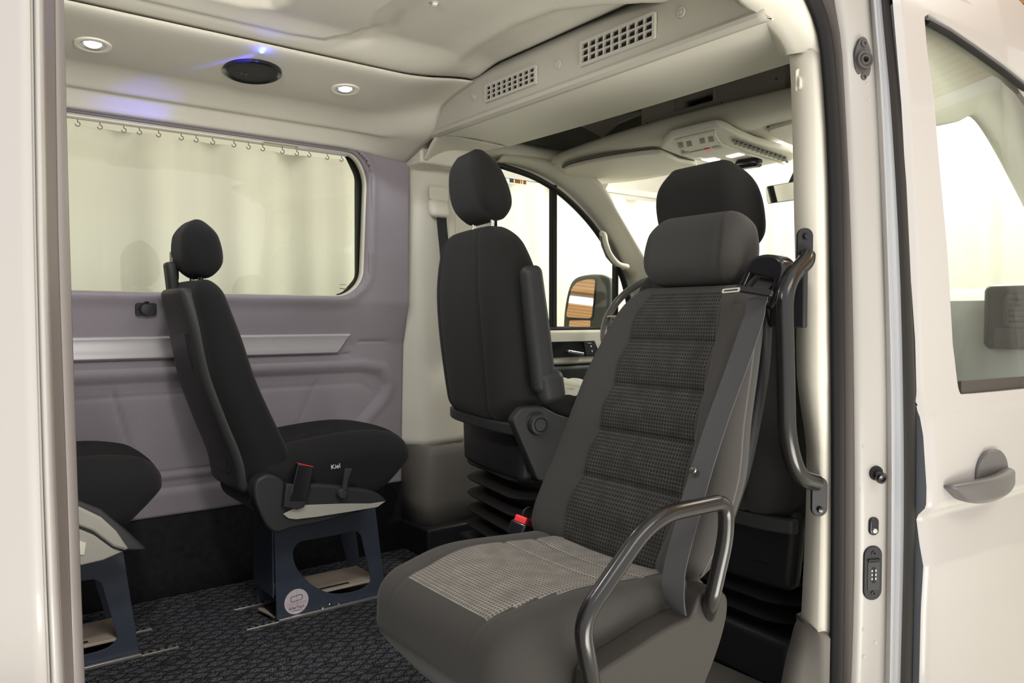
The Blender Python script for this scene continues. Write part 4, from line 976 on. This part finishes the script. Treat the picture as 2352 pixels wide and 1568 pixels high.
def jump_seat():
    """rear-facing seat by the sliding door, local x points to the rear of the van"""
    t = thing('rear_facing_seat', 'charcoal checked rear-facing seat with tubular armrest beside the open door', 'seat', (1.10, 1.12, 0), math.pi)
    W_ = .465
    # cushion
    def dc(q):
        x, y, z = q; u = y/(W_/2); fr = sstep(.02, .23, x); tp = sstep(-.02, .10, z); bt = sstep(.02, -.13, z)
        z += tp*(.016*abs(u)**2.2-.010-.030*fr**2*(.4+.6*abs(u)**2)+.006*math.sin((x+.05)*16)*(1-u*u))
        if abs(y) < .155: z -= tp*.005*(g(x+.115, .006)+g(x+.03, .006))
        z -= tp*.004*g(abs(y)-.158+.02*fr, .005)
        x -= .10*fr*bt
        w = 1-.06*sstep(.05, .24, x)+.015*math.sin((x+.2)*8)-.06*bt
        return (x, y*w, z)
    def sl(p): return 1 if (p.z > .10 and abs(p.y) < .155-.02*sstep(.02, .22, p.x) and p.x < .215) else 0
    rbox('cushion', (.50, W_, .275), .058, (70, 64, 14), [cloth_g, check_g], t, deform=dc, slot=sl, uvf=lambda p: (p.y, p.x), M=Matrix.Translation((.185, 0, .300)) @ Matrix.Rotation(-.045, 4, 'Y'), k=6)
    # piping along the cushion edge
    # backrest
    H_ = .575; sp = [(0, -.030), (.06, -.055), (.12, -.090), (.20, -.135), (.30, -.170), (.42, -.215), (.50, -.243), (.575, -.268)]
    seams = (.155, .255, .355, .455)
    def db(q):
        x, y, z = q; s = z+H_/2; u = y/(W_/2)
        w = slerp([(0, .94), (.08, 1.03), (.18, 1.04), (.30, .97), (.42, .91), (.50, .86), (.56, .74), (.575, .70)], s)
        fx = sstep(-.03, .04, x); dx = (.034*sstep(.50, 1, abs(u))*sstep(.58, .35, s)) - .006*(1-u*u)
        if abs(y) < .135:
            for k in seams: dx -= .007*g(s-k, .006)
            dx -= .004*math.cos((s-.155)/.1*2*math.pi)
        dx -= .006*g(abs(y)-.138, .005)
        x += fx*dx+(1-fx)*.03*abs(u)**3
        x *= slerp([(0, .9), (.1, 1.05), (.4, .95), (.575, .7)], s)
        return (x+slerp(sp, s), y*w, z)
    rbox('backrest', (.115, W_, H_), .052, (4, 70, 100), [cloth_d, check_b, cloth_g], t, deform=db, slot=lambda p: 1 if (p.x > .04 and abs(p.y) < .135) else (2 if p.y > .13 and p.x > -.03 else 0), uvf=lambda p: (p.y, p.z), M=Matrix.Translation((0, 0, .395+H_/2)), k=6)
    for sd in (-1, 1):
        sweep('piping', [(slerp(sp, k/30)+.028, sd*(W_/2*slerp([(0, .94), (.08, 1.03), (.18, 1.04), (.30, .97), (.42, .91), (.50, .86), (.56, .74)], k/30)-.0005), .395+k/30) for k in range(1, 16)], .0022, pm('grey_piping', (.10, .097, .09), .6) if sd < 0 else MATS['grey_piping'], t, n=6)
    # back shell
    rbox('back_shell', (.03, .40, .52), .014, (2, 12, 24), black_pl, t, deform=lambda q: (q.x+slerp(sp, q.z+.28)-.062, q.y*(1-.2*max(0, q.z/.26)**2), q.z), M=Matrix.Translation((0, 0, .675)))
    # headrest
    def dh(q):
        x, y, z = q; s = (z+.08)/.16; w = slerp([(0, .92), (.4, 1.0), (.75, .96), (1, .84)], s); k = slerp([(0, .8), (.4, 1.08), (1, .75)], s)
        x -= .003*g(y-.095, .004)*(x > 0)
        return (x*k-.012*s, y*w, z)
    rbox('headrest', (.105, .285, .162), .047, (5, 22, 8), [cloth_d, cloth_g], t, deform=dh, slot=lambda p: 1 if p.y > .10 else 0, M=Matrix.Translation((-.285, -.005, 1.052)), k=6)
    for s in (-1, 1): sweep('headrest_post', [(-.285, s*.065, .93), (-.28, s*.065, 1.0)], .008, black_gl, t, n=10)
    # belt tower at the door-side shoulder
    def P(px, py, X): p = at(px, py, 'X', X); return Vector((1.10-p.x, 1.12-p.y, p.z))
    XT = 1.375
    def T2(px, py): p = at(px, py, 'X', XT); return (1.12-p.y, p.z)
    MT = Matrix(((0, 0, 1, 1.10-XT), (1, 0, 0, 0), (0, 1, 0, 0), (0, 0, 0, 1)))
    hood = [T2(a, b) for a, b in ((1736, 600), (1750, 589), (1772, 584), (1796, 587), (1812, 600), (1815, 618), (1808, 645), (1796, 690), (1784, 712), (1690, 692))]
    slot = [T2(a, b) for a, b in ((1736, 628), (1790, 643), (1776, 694), (1712, 682))]
    plate('belt_hood', [[(p.x, p.y) for p in fillet([Vector((a, b, 0)) for a, b in hood], .012, 4, True)], slot], .045, black_gl, t, MT, b=.006)
    box('belt_roller', (-.31, .175, .88), (-.295, .255, 1.0), black_pl, t, b=.004)
    sweep('webbing', [Vector((1.10-1.385, T2(1758, 640)[0], T2(1758, 640)[1])), Vector((1.10-1.345, T2(1744, 690)[0], T2(1744, 690)[1]))], .020, belt_m, t, ry=.0012, up=(1, 0, .5), prof=[(1, 1), (-1, 1), (-1, -1), (1, -1)])
    tongue_o = P(1742, 672, 1.36)
    path = [P(1741, 680, 1.318), P(1736, 705, 1.300), P(1728, 740, 1.270), P(1690, 850, 1.225), P(1650, 960, 1.170), P(1608, 1090, 1.105), P(1580, 1190, 1.063), P(1553, 1290, 1.020), P(1546, 1350, 1.000), P(1552, 1400, 1.010)]
    sweep('shoulder_belt', smooth_path(path, 6), .0235, belt_m, t, ry=.0012, up=(1, 0, .35), prof=[(1, 1), (-1, 1), (-1, -1), (1, -1)])
    Mt = frame(P(1732, 668, 1.295), (.9, .1, .4), (0, 1, -.15)); plate('belt_tongue', [rrect(.082, .014, .005)], .007, black_gl, t, Mt, b=.002)
    o = plate('belt_tongue', [rrect(.040, .010, .003), rrect(.030, .0035, .001)], .003, chrome, t, Mt @ Matrix.Translation((-.048, -.008, .003)) @ Matrix.Rotation(.25, 4, 'Z')); o['label'] = 'bright steel tongue tip'
    b = P(1597, 1080, 1.103); lathe('belt_stud', [(0, .006), (.006, .0055), (.0075, .003), (.0075, 0)], chrome, t, frame(b+Vector((.004, 0, 0)), (.9, .1, .4)), 20)
    # folded webbing at the anchor
    path = [P(1548, 1335, 1.04), P(1552, 1370, 1.03), P(1560, 1400, 1.03), P(1580, 1418, 1.05)]
    sweep('lap_belt', smooth_path(path, 5), .022, belt_m, t, ry=.004, up=(1, .6, .2), n=10)
    # side cover on the door side
    MS = Matrix(((1, 0, 0, 0), (0, 0, -1, .262), (0, 1, 0, 0), (0, 0, 0, 1)))
    def L2(px, py, Y=.845): p = at(px, py, 'Y', Y); return (1.10-p.x, p.z)
    ol = [(1366, 1538), (1440, 1488), (1512, 1441), (1560, 1418), (1576, 1410), (1586, 1384), (1596, 1362), (1612, 1350), (1634, 1346), (1656, 1362), (1660, 1390), (1654, 1430), (1640, 1480), (1612, 1555), (1570, 1640), (1400, 1700), (1350, 1640), (1356, 1580)]
    ol = [L2(a, b) for a, b in ol]; ol = [(p.x, p.y) for p in smooth_path([Vector((a, b, 0)) for a, b in ol], 3, True)]
    plate('side_cover', [ol], .05, cover_br, t, MS, b=.006)
    box('seat_pan', (-.03, -.18, .13), (.26, .20, .18), black_pl, t, b=.01)
    box('leg', (.0, -.18, .002), (.06, -.12, .15), black_pl, t); box('leg', (.0, .12, .002), (.06, .18, .15), black_pl, t)
    box('leg', (.16, -.18, .002), (.22, -.12, .15), black_pl, t); box('leg', (.16, .12, .002), (.22, .18, .15), black_pl, t)
    # tubular armrest
    def PY(px, py, Y): p = at(px, py, 'Y', Y); return Vector((1.10-p.x, 1.12-p.y, p.z))
    Ya = .800
    pts = [PY(1372, 1640, .83), PY(1352, 1530, Ya), PY(1334, 1425, Ya), PY(1500, 1185, Ya), PY(1668, 1150, Ya), PY(1668, 1230, Ya), PY(1634, 1380, .815), PY(1622, 1420, .85)]
    sweep('arm_hoop', fillet(pts, [0, .05, .05, .06, .05, .03, .02, 0], 12), .0135, tubem, t, n=22)
    # red buckle on the inner side
    p = at(1203, 1206, 'Y', 1.385); q = Vector((1.10-p.x, 1.12-p.y, p.z)); Mb = Matrix.Translation(q) @ Matrix.Scale(1.25, 4) @ Matrix.Rotation(-.5, 4, 'Y') @ Matrix.Rotation(.5, 4, 'Z')
    rbox('buckle', (.060, .034, .030), .006, (3, 3, 3), black_gl, t, M=Mb @ Matrix.Translation((0, 0, -.012)))
    o = rbox('buckle_button', (.050, .024, .014), .003, (3, 3, 3), red_pl, t, M=Mb @ Matrix.Translation((.004, 0, .006))); o['label'] = 'red release button'
    sweep('buckle_stalk', [tuple(q+Vector((0, .01, -.02))), tuple(q+Vector((-.02, .03, -.12)))], .008, rubber, t, n=8)
    lathe('hinge_cap', [(0, .012), (.014, .011), (.018, .004), (.018, 0)], dark_pl, t, frame((.0, -.255, .445), (0, -1, 0)), 20)
jump_seat()

# ------------------------------------------------------------------ cab
def cab():
    # far cab side with window opening
    hole = [(1165, 388), (1215, 402), (1270, 432), (1312, 466), (1352, 508), (1385, 553), (1412, 600), (1432, 645), (1445, 700), (1446, 757), (1270, 756), (1170, 752), (1168, 600)]
    h = [at(a, b, 'Y', 2.6) for a, b in hole]; h2 = [(q.x, q.z) for q in h]; h2[-1] = (1.90, 1.12); h2[-2] = (1.90, .86); h2[0] = (1.90, 1.540)
    hs = h2[:9]; hs = [(p.x, p.y) for p in smooth_path([Vector((a, b, 0)) for a, b in hs], 4)]+h2[9:]
    out = [(1.70, .10), (3.0, .10), (3.0, .85), (2.72, 1.10), (2.60, 1.25), (2.45, 1.42), (2.28, 1.53), (2.0, 1.60), (1.70, 1.62)]
    d = D.objects.new('door_3', None); COL.objects.link(d); struct(d)
    MY = lambda y: Matrix(((1, 0, 0, 0), (0, 0, -1, y), (0, 1, 0, 0), (0, 0, 0, 1)))
    o = plate('door_frame', [out, hs], .02, trim_beige, d, MY(2.612), b=.004)
    rr = [Vector((a, 2.600, b)) for a, b in hs]
    sweep('window_seal', rr, .013, rubber, d, n=8, cyc=True); sweep('window_seal', [p+Vector((0, -.012, 0)) for p in rr][:33], .006, dark_pl, d, n=8)
    plate('pane', [hs], .004, glass_w, d, MY(2.625))
    a = at(1272, 430, 'Y', 2.6); b = at(1273, 757, 'Y', 2.6); box('window_divider', (a.x-.012, 2.592, .84), (a.x+.014, 2.62, a.z+.01), rubber, d, b=.003)
    a = at(1415, 620, 'Y', 2.6); box('window_divider', (a.x-.008, 2.592, .84), (a.x+.010, 2.62, 1.16), rubber, d, b=.003)
    # interior door panel
    lp = [at(a, b, 'Y', 2.55) for a, b in ((1240, 760), (1385, 757), (1396, 775), (1408, 822), (1400, 832), (1240, 833))]
    box('upper_panel', (1.90, 2.55, .693), (lp[2].x+.10, 2.60, .845), trim_beige, d, b=.012)
    q0 = at(1280, 781, 'Y', 2.545); q1 = at(1376, 816, 'Y', 2.545)
    plate('handle_recess', [[(2.02, .797), (q1.x-.03, .797), (q1.x+.01, .727), (2.02, .727)]], .008, black_gl, d, MY(2.5475), b=.002)
    plate('switch_panel', [[(q1.x-.10, .793), (q1.x-.035, .793), (q1.x-.005, .731), (q1.x-.085, .731)]], .004, dark_pl, d, MY(2.5415), b=.001)
    for i, zz in enumerate((.772, .750)): box('switch_mark', (q1.x-.060+.006*i, 2.537, zz-.004), (q1.x-.054+.006*i, 2.5395, zz+.004), tagw, d, b=0)
    box('switch_mark', (q1.x-.078, 2.537, .785), (q1.x-.056, 2.5395, .787), tagw, d, b=0)
    o = rbox('door_pull', (.10, .02, .018), .008, (4, 2, 2), chrome, d, M=Matrix.Translation((q0.x+.10, 2.538, .745)) @ Matrix.Rotation(.15, 4, 'Y')); o['label'] = 'bright pull lever'
    box('lower_panel', (1.90, 2.545, .12), (2.95, 2.60, .690), dark_pl, d, b=.02)
    # stickers on the glass
    s = at(1170, 400, 'Y', 2.62); e = at(1212, 414, 'Y', 2.62)
    for i, (w, m_) in enumerate(((.022, blue_i), (.030, orange_i), (.006, orange_i), (.016, orange_i))):
        x = s.x+.0+[0, .028, .062, .074][i]; box('glass_print', (x, 2.618, 1.478), (x+w, 2.6195, 1.495), m_, d, b=0)
    # A-pillar between side window and windscreen
    L1 = [at(a, b, 'Y', 2.585) for a, b in ((1140, 372), (1180, 376), (1240, 396), (1300, 432), (1350, 480), (1390, 532), (1422, 590), (1450, 650), (1480, 720))]
    L2 = [at(a, b, 'Y', y) for a, b, y in ((1160, 352, 2.55), (1210, 360, 2.52), (1290, 378, 2.50), (1345, 398, 2.48), (1382, 430, 2.46), (1420, 492, 2.45), (1455, 552, 2.45), (1492, 615, 2.45), (1540, 700, 2.45))]
    rows = []
    for p, q in zip(smooth_path(L1, 4), smooth_path(L2, 4)):
        m_ = (p+q)/2+Vector((-.012, -.022, 0)); rows.append(smooth_path([p+Vector((0, .02, 0)), p, m_, q, q+Vector((.03, .02, .01))], 3))
    struct(grid('trim_18', rows, trim_beige, t=.004, auto=None))
    # near A-pillar
    L1 = [at(a, b, 'Y', .95) for a, b in ((2060, 292), (2150, 281), (2215, 268), (2246, 258), (2290, 318), (2352, 436), (2420, 575), (2480, 700))]
    L2 = [at(a, b, 'Y', .915) for a, b in ((2040, -20), (2130, 25), (2200, 60), (2250, 92), (2352, 168), (2440, 260), (2520, 400), (2600, 560))]
    rows = []
    for p, q in zip(smooth_path(L1, 4), smooth_path(L2, 4)): rows.append([p+Vector((.03, .03, 0)), p, p.lerp(q, .33)+Vector((0, -.012, 0)), p.lerp(q, .66)+Vector((0, -.012, 0)), q])
    struct(grid('trim_19', rows, trim_beige, t=.006, auto=None))
    # windscreen
    rows = []
    ws = D.objects.new('window_3', None); COL.objects.link(ws); struct(ws)
    rows = []
    for k in range(9):
        u = k/8; x = 2.42+.55*u; z = 1.56-.62*u; r = []
        for j in range(13):
            y = .95+1.54*j/12; r.append((x+.10*(1-((y-1.72)/.8)**2), y, z))
        rows.append(r)
    grid('pane', rows, glass_w, ws, auto=None)
cab()
def a_handle():
    pts = [at(1388, 540, 'Y', 2.47), at(1392, 560, 'Y', 2.455), at(1402, 585, 'Y', 2.45), at(1420, 606, 'Y', 2.455), at(1440, 612, 'Y', 2.46)]
    t = thing('windscreen_grab_handle', 'beige grab handle on the windscreen pillar beyond the steering wheel', 'grab handle', pts[0]); o = pts[0]
    sweep('grip', [p-o for p in smooth_path([pts[0]+Vector((0, .02, .01))]+pts+[pts[-1]+Vector((0, .03, .0))], 5)], .012, trim_beige, t, n=12)
    sweep('grip_core', [p-o+Vector((.02, .03, .0)) for p in pts[:4]], .016, trim_grey, t, n=10)
a_handle()
def side_mirror():
    c = at(1336, 690, 'Y', 2.86); t = thing('side_mirror', 'large grey door mirror reflecting orange boards, outside the driver window', 'mirror', c)
    n = Vector((-.916, -.363, .173)).normalized(); M = frame((0, 0, 0), n, Vector((0, 0, 1)).cross(n)*1.0)
    grey_h = pm('mirror_housing_plastic', (.055, .065, .066), .45)
    hp = [(-.098, -.15), (-.100, -.04), (-.085, .07), (-.055, .118), (0, .135), (.07, .138), (.125, .125), (.150, .08), (.155, -.15)]
    hp = [(p.x, p.y) for p in smooth_path([Vector((a, b, 0)) for a, b in hp], 4)]
    plate('housing', [hp], .10, grey_h, t, M @ Matrix.Translation((0, 0, -.056)), b=.018)
    gp = [(-.080, -.085), (-.062, .06), (-.035, .095), (.02, .108), (.068, .108), (.064, -.092)]
    gp = [(p.x, p.y) for p in fillet([Vector((a, b, 0)) for a, b in gp], .018, 4, True)]
    plate('mirror_rim', [[(a*1.07+.0, b*1.06) for a, b in gp]], .006, black_gl, t, M @ Matrix.Translation((0, 0, -.003)), b=.001)
    plate('mirror_glass', [gp], .003, mirror_m, t, M @ Matrix.Translation((0, 0, .002)))
    plate('wide_angle_glass', [rrect(.118, .042, .006, 4, -.002, -.122)], .003, mirror_m, t, M @ Matrix.Translation((0, 0, -.004)) )
    sweep('mirror_arm', [(.04, .0, -.10), (.12, -.12, -.12), (.16, -.22, -.12)], .02, grey_h, t, n=10)
side_mirror()
def wheel():
    c = Vector((2.41, 2.265, .905)); t = thing('steering_wheel', 'dark steering wheel with bright spokes, partly behind the passenger headrest', 'steering wheel', c)
    M = frame((0, 0, 0), (-.85, 0, .52), (0, 1, 0)); R = .19
    sweep('rim', [M @ Vector((R*math.cos(a), R*math.sin(a), 0)) for a in [2*math.pi*k/48 for k in range(48)]], .016, pm('grey_leather_rim', (.14, .14, .14), .25), t, n=12, cyc=True)
    rbox('hub', (.11, .13, .05), .022, (4, 4, 2), black_pl, t, M=M)
    for a in (0, 180, 270): sweep('spoke', [M @ Vector((.05*math.cos(math.radians(a)), .05*math.sin(math.radians(a)), 0)), M @ Vector((R*.98*math.cos(math.radians(a)), R*.98*math.sin(math.radians(a)), 0))], .016, alu if a != 270 else black_pl, t, ry=.007, n=10)
    sweep('column', [(0, 0, 0), (.25, 0, -.15)], .035, black_pl, t)
wheel()
def dash():
    t = thing('dashboard', 'pale grey dashboard with a dark louvred vent module seen through the door glass', 'dashboard', (2.75, 1.75, .3))
    rows = []
    for j in range(21):
        y = -.82+1.64*j/20; r = []
        for x, z in ((.30, .0), (.02, .05), (-.02, .30), (-.02, .58), (.0, .655), (.06, .69), (.20, .70), (.40, .68)): r.append((x, y, z))
        rows.append(r)
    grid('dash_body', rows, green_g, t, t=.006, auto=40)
    c = at(2330, 728, 'X', 2.70); o = Vector((2.75, 1.75, .3)); q = c-o
    rbox('vent_module', (.05, .24, .205), .025, (3, 10, 8), black_gl, t, M=Matrix.Translation((q.x-.0, q.y-.035, q.z)))
    M = frame(q+Vector((-.028, -.045, .02)), (-1, 0, .0), (0, -1, 0)); outs = [rrect(.13, .10, .015)]
    for i in range(5): outs.append(rrect(.105, .009, .002, 2, 0, -.034+i*.017))
    plate('vent_louvres', outs, .008, dark_pl, t, M, b=.001)
    plate('lower_flap', [rrect(.17, .058, .006)], .006, dark_pl, t, frame(q+Vector((-.028, -.040, -.065)), (-1, 0, 0), (0, -1, 0)), b=.002)
    rbox('instrument_cowl', (.16, .36, .09), .03, (3, 6, 3), black_pl, t, M=Matrix.Translation((.02, .42, .70)))
dash()
def cab_roof():
    # storage shelf: lower beam, back wall, side linings
    rows = []
    N_ = 44
    for i in range(N_+1):
        y = .98+1.56*i/N_; c = abs(y-1.76)/.78; r = []
        dip = -.012*c*c
        for x, z in ((2.30, 1.612), (2.12, 1.604), (2.085, 1.600), (2.072, 1.590), (2.085, 1.565), (2.13, 1.548), (2.22, 1.545), (2.32, 1.560), (2.46, 1.575)): r.append((x+.05*c*c, y, z+dip))
        rows.append(r)
    struct(grid('trim_20', rows, trim_beige, t=.004, off=-1, auto=None))
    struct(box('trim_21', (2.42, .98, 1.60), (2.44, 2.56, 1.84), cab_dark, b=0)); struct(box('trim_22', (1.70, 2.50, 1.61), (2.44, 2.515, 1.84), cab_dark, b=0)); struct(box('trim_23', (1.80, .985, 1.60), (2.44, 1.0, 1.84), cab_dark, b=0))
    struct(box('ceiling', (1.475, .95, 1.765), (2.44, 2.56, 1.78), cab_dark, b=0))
    # side cantrail above the far door, lit beige
    rows = []
    for px, py, px2, py2 in ((1075, 352, 1135, 330), (1130, 352, 1190, 338), (1190, 362, 1240, 350), (1240, 378, 1290, 358), (1290, 398, 1330, 366)):
        a = at(px, py+8, 'Y', 2.58); b = at(px2, py2, 'Y', 2.47); rows.append([a, a.lerp(b, .5)+Vector((0, -.008, 0)), b, b+Vector((0, .02, .03))])
    struct(grid('trim_24', rows, trim_beige, t=.004, auto=None))
    # centre box with slot
    t = thing('radio_box', 'grey overhead box with an empty rectangular slot', 'storage box', (2.17, 1.74, 1.612))
    cy0, cy1 = 1.42-1.74, 2.03-1.74; M = frame((0, 0, .07), (-1, 0, 0), (0, -1, 0))
    s0 = at(1545, 257, 'X', 2.17); s1 = at(1645, 232, 'X', 2.17); cy = -((s0.y+s1.y)/2-1.74); w = abs(s0.y-s1.y)
    plate('front_panel', [[(-cy1, -.065), (-cy0, -.065), (-cy0, .09), (-cy1, .09)], rrect(w*.93, .046, .003, 2, cy, -.012)], .006, shelf_m, t, M, b=.001)
    plate('slot_frame', [rrect(w+.016, .072, .003, 2, cy, -.012), rrect(w*.90, .044, .003, 2, cy, -.012)], .008, shelf_m, t, M @ Matrix.Translation((0, 0, .003)), b=.002)
    rows = [[(x, -cy+sy*w*.46*k, .058+sz*.023*k) for sy, sz in ((1, 1), (-1, 1), (-1, -1), (1, -1))] for x, k in ((0, 1), (.10, .8))]
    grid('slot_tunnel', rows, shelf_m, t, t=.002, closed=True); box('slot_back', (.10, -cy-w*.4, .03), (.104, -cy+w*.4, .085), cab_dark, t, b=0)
    for s in (cy0, cy1): box('box_side', (0, s-.003, .0), (.24, s+.003, .15), shelf_m, t, b=0)
    for a, b in ((-.26, .02), (-.26, -.05), (.20, .04), (.08, -.05), (.29, -.02)): lathe('screw', [(0, .0045), (.003, .004), (.0035, 0)], trim_grey, t, M @ Matrix.Translation((a, b, .002)), 8)
cab_roof()
def console():
    # plane tilting down towards the windscreen
    Z = 1.525
    def Pz(px, py): return at(px, py, 'Z', Z)
    c = Pz(1640, 320); t = thing('overhead_console', 'pale overhead console with small grilles, two lit lamps and a red switch', 'console', c)
    def L2(px, py): p = Pz(px, py)-c; return (p.x, -p.y)
    M = Matrix(((1, 0, 0, 0), (0, -1, 0, 0), (0, 0, -1, 0), (0, 0, 0, 1)))
    out = [(1518, 334), (1527, 318), (1540, 306), (1592, 294), (1648, 281), (1668, 287), (1690, 300), (1730, 318), (1822, 345), (1822, 362), (1790, 366), (1700, 385), (1640, 372), (1560, 350)]
    ol = [L2(a, b) for a, b in out]; plate('console_body', [[(p.x, p.y) for p in fillet([Vector((a, b, 0)) for a, b in ol], .02, 3, True)]], .024, trim_beige, t, M @ Matrix.Translation((0, 0, .0)), b=.006)
    inn = [L2(a, b) for a, b in ((1550, 312), (1642, 289), (1652, 318), (1700, 338), (1712, 345), (1640, 362), (1575, 340))]; plate('switch_panel', [inn], .012, trim_beige, t, M @ Matrix.Translation((0, 0, .012)), b=.003)
    for cx, cy in ((1562, 321), (1582, 318), (1612, 311), (1632, 307)):
        v = []; f = []
        for i in range(5):
            a = [L2(cx-6+i*.6, cy-5+i*2.6), L2(cx+6+i*.6, cy-7.4+i*2.6), L2(cx+6+i*.6, cy-6+i*2.6), L2(cx-6+i*.6, cy-3.6+i*2.6)]; b = len(v); v += [(p[0], -p[1], -.0186) for p in a]; f.append((b, b+1, b+2, b+3))
        mesh('mini_grille', v, f, rubber, t, False)
    def quad(name, pts, mat, z=.0192, th=.003): return plate(name, [[L2(a, b) for a, b in pts]], th, mat, t, M @ Matrix.Translation((0, 0, z)))
    quad('lamp_lens', ((1612, 355), (1640, 351), (1654, 355), (1628, 360)), tube_e); quad('lamp_lens', ((1668, 347), (1700, 339), (1710, 343), (1680, 350)), tube_e)
    quad('switch', ((1586, 337), (1614, 331), (1616, 334), (1590, 340)), trim_beige, .020); o = quad('switch', ((1616, 330), (1630, 327), (1633, 331), (1620, 334)), red_pl, .020); o['label'] = 'red rimmed switch'
    quad('switch', ((1564, 340), (1582, 336), (1586, 340), (1570, 344)), shelf_m); quad('switch', ((1634, 326), (1652, 322), (1658, 326), (1640, 330)), shelf_m)
    # ribbed air outlet
    for i in range(13):
        u = i/12; x = 1682+u*118; y = 312+u*43; quad('rib', ((x-1, y-4), (x+5, y-6), (x+12, y+5), (x+6, y+6)), trim_grey, .0205, .004)
    sweep('console_rib', [Vector((p.x, p.y, -.016)) for p in [Pz(a, b)-c for a, b in ((1640, 292), (1648, 308), (1660, 322), (1690, 336), (1760, 356), (1800, 366))]], .004, trim_beige, t, n=8)
    p = Pz(1720, 360)-c; q = Pz(1695, 362)-c; e = Pz(1745, 354)-c
    d = (e-q); Mx = frame((q+e)/2+Vector((0, 0, -.03)), (0, 0, -1), d); rbox('sensor_pod', (d.length*1.1, .05, .035), .014, (6, 3, 2), black_gl, t, M=Mx)
console()
def visors():
    for nm, lab, pts in (('a', 'left pale sun visor above the windscreen, beyond the driver headrest', ((1295, 384), (1318, 372), (1400, 354), (1500, 340), (1530, 345), (1560, 360), (1600, 374), (1480, 402), (1372, 412), (1325, 402))),
                         ('b', 'right pale sun visor beside the console, cut off by the near pillar', ((1764, 290), (1792, 277), (1832, 267), (1900, 258), (1930, 290), (1900, 330), (1840, 326), (1798, 312)))):
        Z0 = 1.538 if nm == 'a' else 1.548
        c = at(*pts[0], 'Z', Z0); t = thing('sun_visor', lab, 'sun visor', c)
        q = [at(a, b, 'Z', Z0)-c for a, b in pts]; ol = [(p.x, -p.y) for p in smooth_path([Vector((p.x, p.y, 0)) for p in q], 3, True)]
        M = Matrix(((1, 0, 0, 0), (0, -1, 0, 0), (0, 0, -1, 0), (0, 0, 0, 1)))
        plate('visor_pad', [ol], .018, trim_beige, t, M @ Matrix.Translation((0, 0, .012)), b=.006)
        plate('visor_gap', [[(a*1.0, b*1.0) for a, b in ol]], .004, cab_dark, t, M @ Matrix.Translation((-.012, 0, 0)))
visors()
def header():
    # headliner strip from console to windscreen
    rows = []
    for i in range(25):
        y = .96+1.56*i/24; c = ((y-1.76)/.78)**2; rows.append([(2.10+.03*c, y, 1.560-.012*c), (2.25, y, 1.556-.015*c), (2.40-.03*c, y, 1.548-.02*c), (2.52-.10*c, y, 1.553-.02*c)])
    struct(grid('trim_25', rows, trim_beige, t=.006, off=1, auto=None))
header()
def int_mirror():
    p = at(1808, 441, 'X', 2.5); t = thing('rear_view_mirror', 'rectangular interior mirror at the top of the windscreen', 'mirror', p)
    M = frame((0, 0, 0), (-.93, .33, -.15), (0, -1, .0))
    plate('mirror_housing', [rrect(.215, .066, .010)], .022, pm('mirror_back', (.22, .22, .20), .4), t, M, b=.004); plate('mirror_glass', [rrect(.210, .061, .009)], .002, mirror_m, t, M @ Matrix.Translation((0, 0, .0115)))
    sweep('mirror_stem', [(.01, 0, .02), (.05, 0, .075)], .008, black_gl, t, n=8)
int_mirror()
# cab floor, sill and step by the near seat
struct(box('floor_cab', (1.66, .92, .0), (3.1, 2.6, .012), black_pl, b=0)).name = 'floor.001'
a = at(1655, 1475, 'Z', .02); struct(box('trim_26', (1.36, .84, .001), (1.60, 1.34, .016), trim_grey, b=.005)); struct(box('trim_27', (1.30, .80, -.02), (1.75, .838, .004), rubber_b, b=.003)); struct(box('trim_28', (-.7, .80, -.06), (1.30, .86, .006), trim_grey, b=.004))
struct(box('wall_firewall', (3.0, .9, 0), (3.05, 2.62, .95), black_pl, b=0))
